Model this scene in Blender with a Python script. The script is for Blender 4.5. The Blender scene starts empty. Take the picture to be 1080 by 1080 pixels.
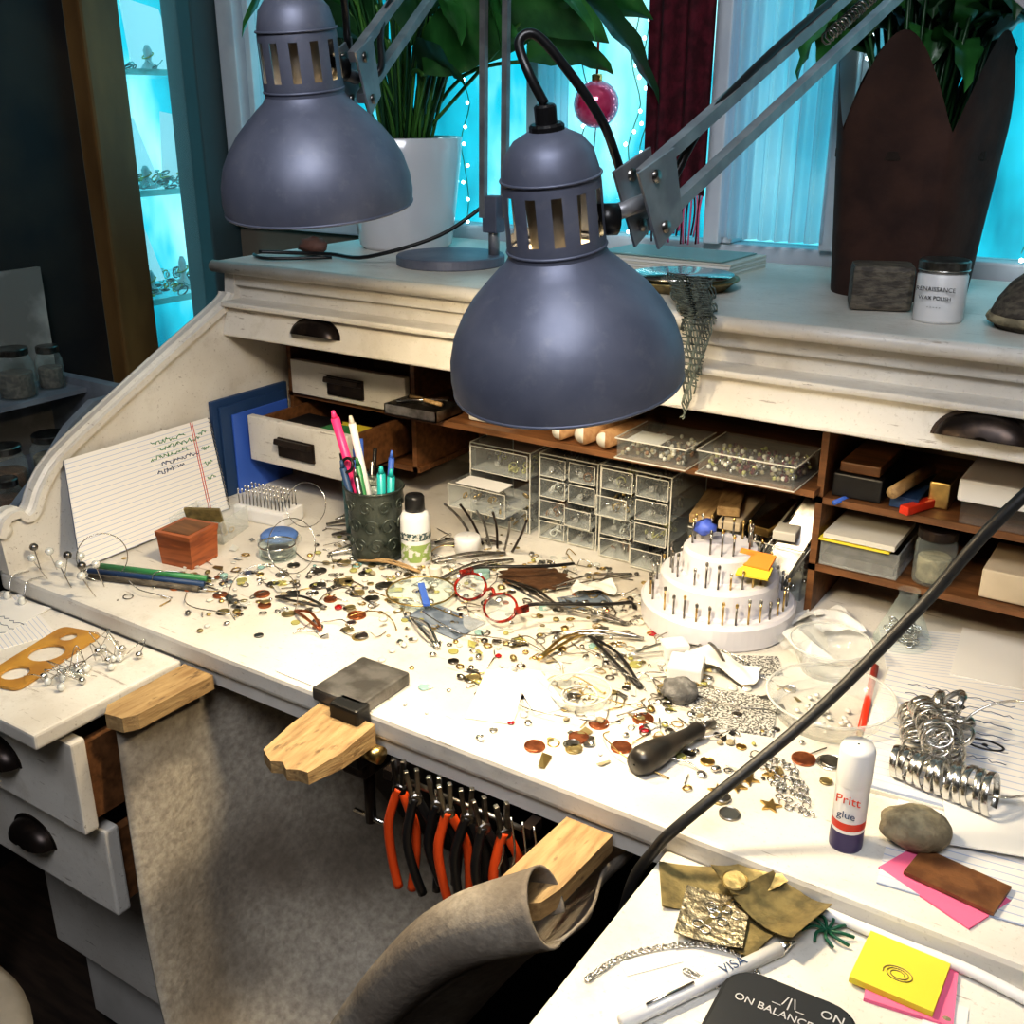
import bpy, math, random
from mathutils import Vector, Matrix, Euler
random.seed(7)
R=random.random
def U(a,b): return a+(b-a)*random.random()
scn=bpy.context.scene
# ------------------------------------------------------------------ materials
MATS={}
def mat(name,col,rough=.5,metal=0.,col2=None,nscale=20.,lo=.4,hi=.6,bump=0.,bscale=None,stretch=(1,1,1),emit=None,estr=0.,spec=.5,coat=0.,detail=6.):
    if name in MATS: return MATS[name]
    m=bpy.data.materials.new(name);m.use_nodes=True;nt=m.node_tree;N=nt.nodes;L=nt.links
    b=N['Principled BSDF'];b.inputs['Base Color'].default_value=(*col,1);b.inputs['Roughness'].default_value=rough;b.inputs['Metallic'].default_value=metal
    b.inputs['Specular IOR Level'].default_value=spec;b.inputs['Coat Weight'].default_value=coat
    if emit: b.inputs['Emission Color'].default_value=(*emit,1);b.inputs['Emission Strength'].default_value=estr
    if col2 or bump:
        tc=N.new('ShaderNodeTexCoord');mp=N.new('ShaderNodeMapping');mp.inputs['Scale'].default_value=stretch;L.new(tc.outputs['Object'],mp.inputs['Vector'])
    if col2:
        n=N.new('ShaderNodeTexNoise');n.inputs['Scale'].default_value=nscale;n.inputs['Detail'].default_value=detail;L.new(mp.outputs[0],n.inputs['Vector'])
        r=N.new('ShaderNodeMapRange');r.inputs['From Min'].default_value=lo;r.inputs['From Max'].default_value=hi;L.new(n.outputs['Fac'],r.inputs['Value'])
        x=N.new('ShaderNodeMix');x.data_type='RGBA';x.inputs['A'].default_value=(*col,1);x.inputs['B'].default_value=(*col2,1);L.new(r.outputs[0],x.inputs['Factor']);L.new(x.outputs['Result'],b.inputs['Base Color'])
    if bump:
        n2=N.new('ShaderNodeTexNoise');n2.inputs['Scale'].default_value=bscale or nscale*3;n2.inputs['Detail'].default_value=8;L.new(mp.outputs[0],n2.inputs['Vector'])
        bp=N.new('ShaderNodeBump');bp.inputs['Strength'].default_value=bump;bp.inputs['Distance'].default_value=.004;L.new(n2.outputs['Fac'],bp.inputs['Height']);L.new(bp.outputs[0],b.inputs['Normal'])
    MATS[name]=m;return m
def clearmat(name,col=(.9,.95,.95),alpha=.25,rough=.08,tint=.98):
    m=bpy.data.materials.new(name);m.use_nodes=True;nt=m.node_tree;N=nt.nodes;L=nt.links
    b=N['Principled BSDF'];b.inputs['Base Color'].default_value=(*col,1);b.inputs['Roughness'].default_value=rough
    t=N.new('ShaderNodeBsdfTransparent');t.inputs[0].default_value=(tint*(.6+.4*col[0])/(.6+.4*max(col)),tint,tint,1)
    lw=N.new('ShaderNodeLayerWeight');lw.inputs['Blend'].default_value=.35
    r=N.new('ShaderNodeMapRange');r.inputs['To Min'].default_value=alpha*.6;r.inputs['To Max'].default_value=min(1,alpha*2.8);L.new(lw.outputs['Facing'],r.inputs['Value'])
    mx=N.new('ShaderNodeMixShader');L.new(r.outputs[0],mx.inputs[0]);L.new(t.outputs[0],mx.inputs[1]);L.new(b.outputs[0],mx.inputs[2]);L.new(mx.outputs[0],N['Material Output'].inputs['Surface'])
    MATS[name]=m;return m
def overlay(m,stretch,scale,a,bb,col,det=9,rgh=.7,k=1.):
    nt=m.node_tree;N=nt.nodes;L=nt.links;b=N['Principled BSDF'];src=b.inputs['Base Color'].links[0].from_socket
    tc=N.new('ShaderNodeTexCoord');mp=N.new('ShaderNodeMapping');mp.inputs['Scale'].default_value=stretch;L.new(tc.outputs['Object'],mp.inputs[0])
    n=N.new('ShaderNodeTexNoise');n.inputs['Scale'].default_value=scale;n.inputs['Detail'].default_value=det;n.inputs['Roughness'].default_value=rgh;L.new(mp.outputs[0],n.inputs['Vector'])
    r=N.new('ShaderNodeMapRange');r.inputs['From Min'].default_value=a;r.inputs['From Max'].default_value=bb;r.inputs['To Max'].default_value=k;L.new(n.outputs['Fac'],r.inputs['Value'])
    x=N.new('ShaderNodeMix');x.data_type='RGBA';x.inputs['B'].default_value=(*col,1);L.new(src,x.inputs['A']);L.new(r.outputs[0],x.inputs['Factor']);L.new(x.outputs['Result'],b.inputs['Base Color'])
white=mat('white_paint',(.66,.64,.60),.42,col2=(.50,.48,.44),nscale=9,lo=.45,hi=.75,bump=.15,bscale=60)
worn=mat('worn_white_paint',(.70,.675,.62),.42,col2=(.47,.43,.37),nscale=6,lo=.40,hi=.80,bump=.2,bscale=50)
overlay(worn,(1,1,1),260,.60,.74,(.34,.30,.25),3,.6,.45)
overlay(worn,(1,1,1),17,.56,.78,(.42,.38,.31),5,.7,.6)
overlay(worn,(.35,1.2,1.6),38,.685,.71,(.13,.09,.06))
overlay(worn,(.6,5,5),30,.65,.69,(.30,.26,.22),6,.6,.8)
brown=mat('brown_wood',(.20,.09,.035),.5,col2=(.09,.04,.015),nscale=14,stretch=(1,8,8),lo=.35,hi=.7)
beige=mat('beige_board',(.62,.52,.38),.6,col2=(.5,.42,.3),nscale=8)
lightwood=mat('light_wood',(.42,.29,.14),.65,col2=(.22,.13,.055),nscale=16,stretch=(9,1.2,9),lo=.35,hi=.75,bump=.3)
overlay(lightwood,(3,1,3),40,.58,.70,(.10,.06,.03),6,.6,.8)
bronze=mat('dark_bronze',(.030,.022,.019),.35,.7,col2=(.08,.055,.04),nscale=60,lo=.5,hi=.8)
steelg=mat('lamp_grey_metal',(.15,.165,.225),.50,.40,col2=(.22,.235,.30),nscale=22,lo=.35,hi=.7,bump=.05)
overlay(steelg,(1,1,1),60,.55,.80,(.30,.31,.34),6,.7,.5)
alum=mat('aluminium_arm',(.42,.43,.45),.40,.6,col2=(.30,.30,.32),nscale=30)
lampin=mat('lamp_inner_white',(.85,.8,.7),.5)
socket=mat('lamp_socket_grey',(.25,.22,.18),.6)
black=mat('black_plastic',(.012,.012,.013),.35)
rubber=mat('black_rubber',(.018,.018,.018),.45,bump=.1,bscale=200)
silver=mat('silver_metal',(.68,.67,.64),.22,1.)
dsilver=mat('dull_steel',(.33,.32,.30),.32,1.,col2=(.16,.15,.14),nscale=50)
cast=mat('cast_steel',(.17,.165,.16),.45,.5,col2=(.09,.085,.08),nscale=40,bump=.15)
gold=mat('brass_metal',(.70,.50,.20),.28,1.,col2=(.48,.34,.14),nscale=40)
copper=mat('copper_metal',(.55,.20,.09),.35,.9,col2=(.30,.10,.05),nscale=90)
oldbrass=mat('aged_brass_sheet',(.40,.32,.15),.42,.75,col2=(.2,.17,.09),nscale=70,lo=.4,hi=.65,bump=.15)
ochre=mat('ochre_template',(.50,.27,.05),.5,col2=(.36,.18,.04),nscale=30)
paper=mat('paper_white',(.74,.73,.70),.7)
def lined(name,base,line,sc):
    m=mat(name,base,.7);nt=m.node_tree;N=nt.nodes;L=nt.links;b=N['Principled BSDF']
    tc=N.new('ShaderNodeTexCoord');s=N.new('ShaderNodeSeparateXYZ');L.new(tc.outputs['UV'],s.inputs[0])
    mm=N.new('ShaderNodeMath');mm.operation='MULTIPLY';mm.inputs[1].default_value=sc;L.new(s.outputs['Y'],mm.inputs[0])
    fr=N.new('ShaderNodeMath');fr.operation='FRACT';L.new(mm.outputs[0],fr.inputs[0])
    g=N.new('ShaderNodeMath');g.operation='LESS_THAN';g.inputs[1].default_value=.14;L.new(fr.outputs[0],g.inputs[0])
    x=N.new('ShaderNodeMix');x.data_type='RGBA';x.inputs['A'].default_value=(*base,1);x.inputs['B'].default_value=(*line,1);L.new(g.outputs[0],x.inputs['Factor']);L.new(x.outputs['Result'],b.inputs['Base Color'])
    return m
linedp=lined('lined_paper',(.74,.72,.69),(.42,.48,.62),22)
clear=clearmat('clear_acrylic',(.85,.88,.86),.055)
milky=clearmat('milky_plastic',(.85,.87,.85),.16)
glass=clearmat('clear_glass',(.80,.90,.88),.10,.03,.97)
gglass=clearmat('green_glass_edge',(.45,.85,.78),.6,.05,.9)
edge=clearmat('acrylic_edge',(.85,.86,.82),.30,.2)
red=mat('red_plastic',(.60,.04,.015),.35)
orange=mat('orange_grip',(.75,.09,.015),.4)
pink=mat('pink_plastic',(.85,.05,.22),.4)
teal=mat('teal_plastic',(.02,.38,.38),.35)
cyanp=mat('cyan_plastic',(.02,.50,.60),.35)
blue=mat('blue_plastic',(.05,.13,.50),.4)
navy=mat('navy_folder',(.020,.055,.14),.5)
green=mat('green_plastic',(.05,.24,.09),.4)
yellow=mat('yellow_paper',(.70,.58,.05),.7)
pinkp=mat('pink_paper',(.80,.16,.30),.7)
cream=mat('cream_plastic',(.62,.60,.53),.45)
whitep=mat('white_plastic',(.72,.72,.72),.35)
stone=mat('grey_stone',(.36,.31,.20),.8,col2=(.20,.17,.11),nscale=70,bump=.5)
gstone=mat('pumice_stone',(.22,.22,.22),.9,col2=(.1,.1,.1),nscale=90,bump=.6)
redwood=mat('red_wood',(.38,.11,.035),.4,col2=(.22,.06,.02),nscale=20,stretch=(1,1,8))
darkwood=mat('dark_wood_block',(.06,.05,.04),.6,col2=(.14,.12,.09),nscale=30,stretch=(1,6,6),bump=.4)
greencup=mat('embossed_pewter',(.085,.10,.088),.35,.5,col2=(.045,.058,.05),nscale=45,lo=.4,hi=.6,bump=1.,bscale=45)
garnet=mat('garnet_gem',(.30,.01,.015),.08,coat=1)
aqua=mat('aqua_gem',(.25,.42,.40),.08,coat=1)
olive=mat('olive_gem',(.35,.34,.12),.15,coat=1)
pearl=mat('clear_gem',(.70,.71,.67),.08,.2,coat=1)
leafm=mat('leaf_green',(.025,.13,.03),.32,col2=(.05,.21,.05),nscale=12,stretch=(3,3,1))
leafd=mat('leaf_dark',(.012,.055,.02),.35,col2=(.022,.09,.028),nscale=12)
stem=mat('plant_stem',(.07,.20,.04),.4)
soil=mat('potting_soil',(.03,.02,.015),.95,bump=1,bscale=90)
ceram=mat('white_ceramic',(.74,.74,.77),.18,coat=.5)
rust=mat('brown_felt',(.062,.027,.018),.8,col2=(.035,.015,.011),nscale=18,bump=.3)
# ------------------------------------------------------------------ mesh builder
def T(x,y,z): return Matrix.Translation((x,y,z))
def RZ(a): return Matrix.Rotation(a,4,'Z')
def RX(a): return Matrix.Rotation(a,4,'X')
def RY(a): return Matrix.Rotation(a,4,'Y')
def catmull(P,n=6):
    P=[Vector(p) for p in P];out=[]
    for i in range(len(P)-1):
        a=P[max(i-1,0)];b=P[i];c=P[i+1];d=P[min(i+2,len(P)-1)]
        for k in range(n):
            t=k/n;out.append(.5*((2*b)+(c-a)*t+(2*a-5*b+4*c-d)*t*t+(3*b-a-3*c+d)*t**3))
    out.append(P[-1]);return out
class MB:
    def __init__(s,name): s.n=name;s.v=[];s.f=[];s.m=[];s.sm=[];s.mats=[];s.uv={}
    def mi(s,m):
        if m not in s.mats: s.mats.append(m)
        return s.mats.index(m)
    def add(s,vs,fs,m,M=None,smooth=False,uvs=None):
        b=len(s.v);M=M or Matrix()
        s.v+= [tuple(M@Vector(v)) for v in vs];k=s.mi(m)
        for i,f in enumerate(fs):
            if uvs: s.uv[len(s.f)]=[uvs[j] for j in f]
            s.f.append([b+j for j in f]);s.m.append(k);s.sm.append(smooth)
        return s
    def box(s,x0,x1,y0,y1,z0,z1,m,M=None,bev=0.):
        if bev<=0:
            vs=[(x,y,z) for x in(x0,x1) for y in(y0,y1) for z in(z0,z1)]
            fs=[(0,1,3,2),(4,6,7,5),(0,4,5,1),(2,3,7,6),(0,2,6,4),(1,5,7,3)]
            return s.add(vs,fs,m,M,uvs=[(0 if v[0]==x0 else 1,0 if v[1]==y0 else 1) for v in vs] if abs(z1-z0)<min(abs(x1-x0),abs(y1-y0)) else [(0 if v[1]==y0 else 1,0 if v[2]==z0 else 1) for v in vs])
        import bmesh
        bm=bmesh.new();bmesh.ops.create_cube(bm,size=1)
        for v in bm.verts: v.co=Vector(((x0+x1)/2+v.co.x*(x1-x0),(y0+y1)/2+v.co.y*(y1-y0),(z0+z1)/2+v.co.z*(z1-z0)))
        bmesh.ops.bevel(bm,geom=bm.edges[:],offset=bev,segments=2,profile=.6,affect='EDGES')
        bm.verts.index_update();s.add([v.co.copy() for v in bm.verts],[[v.index for v in f.verts] for f in bm.faces],m,M);bm.free();return s
    def lathe(s,prof,m,M=None,seg=32,smooth=True,skip=None):
        vs=[];fs=[];n=len(prof)
        for i in range(seg):
            a=2*math.pi*i/seg
            for r,z in prof: vs.append((r*math.cos(a),r*math.sin(a),z))
        for i in range(seg):
            for j in range(n-1):
                if skip and skip(i,j): continue
                p=i*n+j;q=((i+1)%seg)*n+j;fs.append((p,q,q+1,p+1))
        return s.add(vs,fs,m,M,smooth)
    def cyl(s,r,z0,z1,m,M=None,seg=24,r2=None):
        r2=r if r2 is None else r2;e=min(.0015,r*.2)
        return s.lathe([(1e-5,z0),(r-e,z0),(r,z0+e),(r2,z1-e),(r2-e,z1),(1e-5,z1)],m,M,seg,smooth=False)
    def sph(s,rx,ry,rz,m,M=None,seg=16,jit=0.):
        vs=[];fs=[];h=seg//2
        for i in range(h+1):
            t=math.pi*i/h
            for j in range(seg):
                a=2*math.pi*j/seg;k=1+jit*(math.sin(3*a+5*t)*.5+math.sin(7*t+2*a)*.5)
                vs.append((rx*k*math.sin(t)*math.cos(a),ry*k*math.sin(t)*math.sin(a),rz*k*math.cos(t)))
        for i in range(h):
            for j in range(seg): fs.append((i*seg+j,(i+1)*seg+j,(i+1)*seg+(j+1)%seg,i*seg+(j+1)%seg))
        return s.add(vs,fs,m,M,True)
    def torus(s,Rr,r,m,M=None,seg=28,k=8,sx=1.,sy=1.):
        vs=[];fs=[]
        for i in range(seg):
            a=2*math.pi*i/seg
            for j in range(k):
                b=2*math.pi*j/k;q=Rr+r*math.cos(b);vs.append((q*math.cos(a)*sx,q*math.sin(a)*sy,r*math.sin(b)))
        for i in range(seg):
            for j in range(k): fs.append((i*k+j,((i+1)%seg)*k+j,((i+1)%seg)*k+(j+1)%k,i*k+(j+1)%k))
        return s.add(vs,fs,m,M,True)
    def tube(s,P,r,m,M=None,k=8,n=6,r2=None,smooth=True,raw=False):
        P=[Vector(p) for p in P] if raw else catmull(P,n);vs=[];fs=[];N=len(P)
        t=(P[1]-P[0]).normalized();up=Vector((0,0,1)) if abs(t.z)<.9 else Vector((1,0,0));u=t.cross(up).normalized()
        for i in range(N):
            t=(P[min(i+1,N-1)]-P[max(i-1,0)]).normalized();u=(u-t*u.dot(t)).normalized();w=t.cross(u)
            rr=r if r2 is None else r+(r2-r)*i/(N-1)
            for j in range(k):
                a=2*math.pi*(j+.5)/k;vs.append(P[i]+(u*math.cos(a)+w*math.sin(a))*rr)
        for i in range(N-1):
            for j in range(k): fs.append((i*k+j,i*k+(j+1)%k,(i+1)*k+(j+1)%k,(i+1)*k+j))
        fs.append(list(range(k))[::-1]);fs.append([(N-1)*k+j for j in range(k)])
        return s.add(vs,fs,m,M,smooth)
    def rod(s,a,b,r,m,k=8,r2=None,M=None): return s.tube([a,b],r,m,M,k,raw=True,r2=r2,smooth=k>4)
    def prism(s,poly,z0,z1,m,M=None):
        n=len(poly);vs=[(p[0],p[1],z0) for p in poly]+[(p[0],p[1],z1) for p in poly]
        fs=[list(range(n))[::-1],list(range(n,2*n))]+[(i,(i+1)%n,n+(i+1)%n,n+i) for i in range(n)]
        return s.add(vs,fs,m,M)
    def sheet(s,fn,nu,nv,m,M=None,smooth=True):
        vs=[];fs=[];uv=[]
        for i in range(nu+1):
            for j in range(nv+1): vs.append(fn(i/nu,j/nv));uv.append((i/nu,j/nv))
        for i in range(nu):
            for j in range(nv):
                a=i*(nv+1)+j;fs.append((a,a+nv+1,a+nv+2,a+1))
        return s.add(vs,fs,m,M,smooth,uvs=uv)
    def leaf(s,p0,p1,p2,w,m,fold=.25,roll=0.):
        p0,p1,p2=Vector(p0),Vector(p1),Vector(p2)
        def fn(u,v):
            p=p0*(1-u)**2+p1*2*u*(1-u)+p2*u*u;t=((p1-p0)*(1-u)+(p2-p1)*u).normalized()
            sd=t.cross(Vector((0,0,1)))
            sd=sd.normalized() if sd.length>.05 else Vector((1,0,0));nn=sd.cross(t)
            sd,nn=sd*math.cos(roll)+nn*math.sin(roll),nn*math.cos(roll)-sd*math.sin(roll)
            ww=w*(math.sin(math.pi*min(1,u**.75))**.8)*.5+.0005;q=(v-.5)*2
            return p+sd*q*ww+nn*abs(q)*ww*fold+nn*.003*math.sin(u*22)*abs(q)
        return s.sheet(fn,14,6,m)
    def build(s,parent=None,loc=None):
        me=bpy.data.meshes.new(s.n);me.from_pydata(s.v,[],s.f)
        for m in s.mats: me.materials.append(m)
        me.polygons.foreach_set('material_index',s.m);me.polygons.foreach_set('use_smooth',s.sm)
        if s.uv:
            ul=me.uv_layers.new(name='UVMap')
            for fi,uvs in s.uv.items():
                p=me.polygons[fi]
                for li,u in zip(p.loop_indices,uvs): ul.data[li].uv=u
        me.update();o=bpy.data.objects.new(s.n,me);scn.collection.objects.link(o)
        if parent: o.parent=parent
        return o
def text(s,body,M,size,m,parent):
    c=bpy.data.curves.new(s,'FONT');c.body=body;c.size=size;c.extrude=.0001;c.align_x='CENTER';c.align_y='CENTER';c.materials.append(m)
    o=bpy.data.objects.new(s,c);o.matrix_world=M;scn.collection.objects.link(o);o.parent=parent;return o
# ------------------------------------------------------------------ room
wallm=mat('wall_plaster',(.20,.17,.13),.8,col2=(.15,.12,.09),nscale=4,bump=.1)
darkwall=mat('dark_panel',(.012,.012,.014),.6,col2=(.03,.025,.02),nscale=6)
floorm=mat('floor_boards',(.05,.03,.02),.6,col2=(.025,.015,.01),nscale=10,stretch=(1,8,1))
frame=mat('window_frame_paint',(.66,.70,.74),.45,col2=(.55,.6,.66),nscale=10)
postm=mat('golden_brown_post',(.20,.115,.04),.45,col2=(.12,.065,.022),nscale=9,stretch=(1,1,.3))
greyfr=mat('grey_mullion',(.06,.085,.09),.5)
XR,YF,ZC=2.6,-2.4,2.6
MB('floor').box(-1.05,XR,YF,1.40,-.05,0,floorm).build()
MB('ceiling').box(-.62,XR,YF,.98,ZC,ZC+.05,white).build()
MB('wall_right').box(XR,XR+.1,YF,.98,0,ZC,wallm).build()
MB('wall_front').box(-.62,XR,YF-.1,YF,0,ZC,wallm).build()
MB('wall_left').box(-.62,-.5,YF,.555,0,ZC,darkwall).build()
wb=MB('wall_back');wb.box(-.47,XR,.88,.98,0,1.13,wallm);wb.box(-.47,XR,.88,.98,2.2,ZC,wallm);wb.box(1.5,XR,.88,.98,1.13,2.2,wallm);wb.build()
p=MB('trim_1');p.box(-.505,-.455,.555,.635,0,ZC,postm,bev=.006);p.build()
p=MB('trim_2');p.box(-.56,-.475,.81,.90,0,ZC,greyfr,bev=.005);p.build()
p=MB('trim_3');p.box(-.56,-.50,.635,.81,0,.80,darkwall);p.build()
w=MB('window_1')
w.box(-.47,1.5,.865,.92,1.13,1.165,frame,bev=.004)
w.box(-.47,1.5,.865,.92,2.12,2.2,frame)
for x0,x1,y0 in((-.47,-.425,.865),(-.415,-.40,.88),(.225,.25,.875),(.56,.585,.845),(.585,.60,.86),(.735,.765,.85),(.765,.775,.865),(1.12,1.16,.865)):
    w.box(x0,x1,y0,.93,1.165,2.12,frame,bev=.003)
w.box(-.47,1.5,.897,.903,1.165,2.12,glass)
w.build()
cm=bpy.data.materials.new('sheer_fabric');cm.use_nodes=True;nt=cm.node_tree;N=nt.nodes;L=nt.links
pb=N['Principled BSDF'];pb.inputs['Base Color'].default_value=(.75,.88,.97,1);pb.inputs['Roughness'].default_value=.9
tr=N.new('ShaderNodeBsdfTranslucent');tr.inputs[0].default_value=(.80,.93,1.,1);mx=N.new('ShaderNodeMixShader');mx.inputs[0].default_value=.7
tp=N.new('ShaderNodeBsdfTransparent');mx2=N.new('ShaderNodeMixShader');mx2.inputs[0].default_value=.22
L.new(pb.outputs[0],mx.inputs[1]);L.new(tr.outputs[0],mx.inputs[2]);L.new(mx.outputs[0],mx2.inputs[1]);L.new(tp.outputs[0],mx2.inputs[2]);L.new(mx2.outputs[0],N['Material Output'].inputs['Surface'])
b=MB('sheer_curtain');b.sheet(lambda u,v:(.588+u*.155,.848+.010*math.sin(u*42)+.004*math.sin(u*97+v),1.175+v*.93),110,6,cm)
b.sheet(lambda u,v:(.255+u*.06,.862+.006*math.sin(u*30),1.175+v*.93),40,4,cm);b.build()
w=MB('window_2')
w.box(-.56,-.50,.635,.81,.80,.84,greyfr);w.box(-.56,-.50,.635,.81,2.1,2.6,greyfr);w.box(-.515,-.512,.635,.81,.84,2.1,glass);w.build()
dc=MB('jewellery_display_case')
for z in (.97,1.19,1.42):
    dc.box(-.98,-.64,.50,1.35,z-.004,z+.004,glass);dc.box(-.647,-.640,.50,1.35,z-.006,z+.006,gglass)
shop=mat('display_glow_panel',(.6,.80,.84),.5,emit=(.45,.85,.95),estr=.5)  # panels are not lamps; emission adds a pale cyan glow to their colour
bust=mat('display_bust',(.75,.78,.78),.6)
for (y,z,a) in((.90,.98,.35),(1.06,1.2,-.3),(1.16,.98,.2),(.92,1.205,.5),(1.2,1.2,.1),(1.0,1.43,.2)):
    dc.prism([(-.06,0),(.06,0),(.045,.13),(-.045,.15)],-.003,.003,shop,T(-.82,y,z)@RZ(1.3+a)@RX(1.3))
for (y,z,h) in((.84,.974,.05),(.93,.974,.07),(1.02,.974,.04),(.86,1.194,.045),(.97,1.194,.06),(1.08,1.194,.05),(.90,1.424,.05)):
    dc.lathe([(.001,0),(.022,0),(.018,.004),(.006,h*.4),(.009,h*.8),(.004,h),(.001,h)],bust,T(-.72,y,z),16);dc.torus(.012,.0016,gold,T(-.72,y,z+h*.6)@RX(.5),16,5)
    dc.tube([(-.70,y-.02,z+.02),(-.70,y,z+.008),(-.70,y+.02,z+.022)],.0012,silver,k=4)
for i in range(420):
    z=random.choice((.975,1.195,.975,1.195,1.425));dc.torus(U(.004,.013),.0019,random.choice((silver,gold,dsilver,dsilver)),T(U(-.92,-.66),U(.74,1.3),z+U(0,.02))@RX(U(0,1.5))@RZ(R()*6),10,4)
for x in(-.97,-.65):
    for y in(.52,1.33): dc.box(x-.01,x+.01,y-.01,y+.01,0,1.8,greyfr)
dc.build()
fm=mat('fairy_bulb',(1,1,1),.5,emit=(.75,.95,1),estr=9)
fl=MB('fairy_lights')
for x,n in((.435,26),(.455,20),(.79,24),(1.0,14),(-.30,18),(.12,18),(.35,12)):
    pts=[(x+.008*math.sin(k*1.3),.85+.004*math.cos(k*2.1),1.18+.03*k) for k in range(n)]
    fl.tube(pts,.0008,green,k=4,n=2)
    for q in pts: fl.sph(.0032,.0032,.0032,fm,T(q[0]+U(-.008,.008),q[1],q[2]+U(-.01,.01)),6)
fl.build()
# ------------------------------------------------------------------ roll-top desk
ZD=1.145
d=MB('roll_top_desk')
d.box(-.016,1.55,0,.72,.775,.80,worn,bev=.005)
d.box(-.010,1.55,.006,.70,.756,.775,white)
prof=[(.0,.80),(-.003,.848),(.008,.868),(.026,.872),(.036,.862),(.05,.868),(.066,.895),(.10,.927),(.19,.975),(.298,1.030),(.40,1.080),(.416,1.095),(.42,1.132),(.72,1.132),(.72,.80)]
YZ=Matrix(((0,0,1,0),(1,0,0,0),(0,1,0,0),(0,0,0,1)))
for x in(-.012,1.53):
    d.prism(prof,x,x+.020,worn,YZ)
    rail=catmull([(x+.008,a,b+.004) for a,b in prof[1:12]],4)
    def sec(u,v):
        i=u*(len(rail)-1);a=int(min(i,len(rail)-2));c=rail[a].lerp(rail[a+1],i-a);t=(rail[min(a+1,len(rail)-1)]-rail[max(a-1,0)]).normalized();nn=Vector((0,-t.z,t.y))
        cs=[(-.017,-.005),(-.017,.004),(-.013,.0055),(-.009,.0035),(-.005,.0075),(.005,.0075),(.009,.0035),(.013,.0055),(.017,.004),(.017,-.005)]
        j=min(int(round(v*9)),9);return c+Vector((cs[j][0],0,0))+nn*cs[j][1]
    d.sheet(sec,60,9,worn,smooth=False)
d.sph(.018,.014,.014,worn,T(-.004,.006,.858),14)
d.box(-.024,1.56,.411,.845,ZD-.014,ZD,worn,bev=.004)
d.tube([(-.024,.410,ZD-.0075),(1.56,.410,ZD-.0075)],.0090,worn,k=10,raw=True)
d.box(-.012,1.55,.420,.44,1.110,ZD-.012,worn,bev=.003);d.box(-.01,1.55,.428,.445,1.085,1.112,worn)
d.box(.010,1.53,.386,.44,1.084,1.092,worn,bev=.003)
Ms=T(0,.401,1.064)@RX(-.30);d.box(.008,1.53,-.008,.008,-.025,.024,worn,Ms,bev=.004)
d.box(.008,1.53,.412,.70,1.038,1.044,brown)
d.box(.008,1.53,.695,.712,.8,1.132,beige)
def cup(M,w,h=.02,dp=.018):
    vs=[];fs=[];n=18;k=7
    for i in range(n+1):
        a=math.pi*i/n
        for j in range(k+1):
            b=.5*math.pi*j/k;vs.append((math.cos(a)*w/2*math.cos(b*.98)**.6,-dp*math.sin(b),math.sin(a)*h*math.cos(b*.98)**.7))
    for i in range(n):
        for j in range(k): a=i*(k+1)+j;fs.append((a,a+1,a+k+2,a+k+1))
    d.add(vs,fs,bronze,M,True)
    pl=[(math.cos(math.pi*i/n)*w*.54,math.sin(math.pi*i/n)*h*1.15) for i in range(n+1)];d.prism(pl,0,.0015,bronze,M@RX(math.pi/2))
cup(Ms@T(.190,-.008,-.008),.086,.024,.018);cup(Ms@T(1.062,-.008,-.010),.092,.028,.020)
def hsh(x0,x1,z,y0=.5): d.box(x0,x1,y0,.695,z,z+.008,brown)
def vsh(x,z0,z1,y0=.5): d.box(x,x+.008,y0,.695,z0,z1,brown)
hsh(.02,.28,.845);hsh(.02,.28,.928);vsh(.022,.845,1.04);vsh(.268,.845,1.04);hsh(.27,.89,.948,.44)
vsh(.886,.80,1.04,.46);hsh(.886,1.5,.853,.46);hsh(.886,1.5,.936,.46);vsh(1.27,.853,1.04,.46);d.box(.27,.89,.66,.69,.8,.95,brown);vsh(.56,.948,1.04,.47)
def drw(x0,x1,y,z0,z1,dep):
    d.box(x0,x1,y,y+.012,z0,z1,worn,bev=.002)
    d.box(x0+.006,x0+.012,y+.012,y+dep,z0+.004,z1-.006,brown);d.box(x1-.012,x1-.006,y+.012,y+dep,z0+.004,z1-.006,brown)
    d.box(x0+.006,x1-.006,y+.012,y+dep,z0+.003,z0+.007,brown)
    M=T((x0+x1)/2,y,(z0+z1)/2-.004)
    d.box(-.036,.036,-.004,0,-.014,.016,bronze,M,bev=.0015);d.box(-.034,.034,-.017,-.002,.004,.013,bronze,M@RX(-.25),bev=.002)
drw(.035,.235,.395,.852,.922,.16);drw(.036,.264,.492,.936,.990,.18)
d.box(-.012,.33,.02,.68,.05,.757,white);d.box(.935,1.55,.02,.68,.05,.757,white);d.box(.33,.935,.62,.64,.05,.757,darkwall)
d.box(-.012,.328,-.185,.0,.757,.775,worn,bev=.003)
d.box(.930,1.55,-.42,.0,.760,.779,worn,bev=.003)
for (y,z0,z1) in((-.15,.632,.745),(-.128,.508,.622),(-.03,.38,.498),(-.02,.22,.37)):
    d.box(-.01,.33,y,y+.018,z0,z1,worn,bev=.003);d.box(.314,.326,y+.018,.02,z0+.01,z1-.01,brown);d.box(-.01,.314,y+.018,.02,z0+.006,z0+.012,brown)
    if z0>.5: cup(T(.19,y,(z0+z1)/2-.008),.075,.026,.022)
for z0 in(.08,.30,.53): d.box(.94,1.54,.0,.02,z0,z0+.2,worn,bev=.003);cup(T(1.24,.0,z0+.1),.08)
d.build()
m_=MB('drawer_papers');m_.box(.06,.21,.42,.52,.86,.895,brown);m_.box(.12,.20,.42,.50,.898,.902,yellow);m_.box(.07,.14,.425,.49,.900,.908,black);m_.box(.15,.19,.43,.46,.903,.912,green);m_.build()
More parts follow.
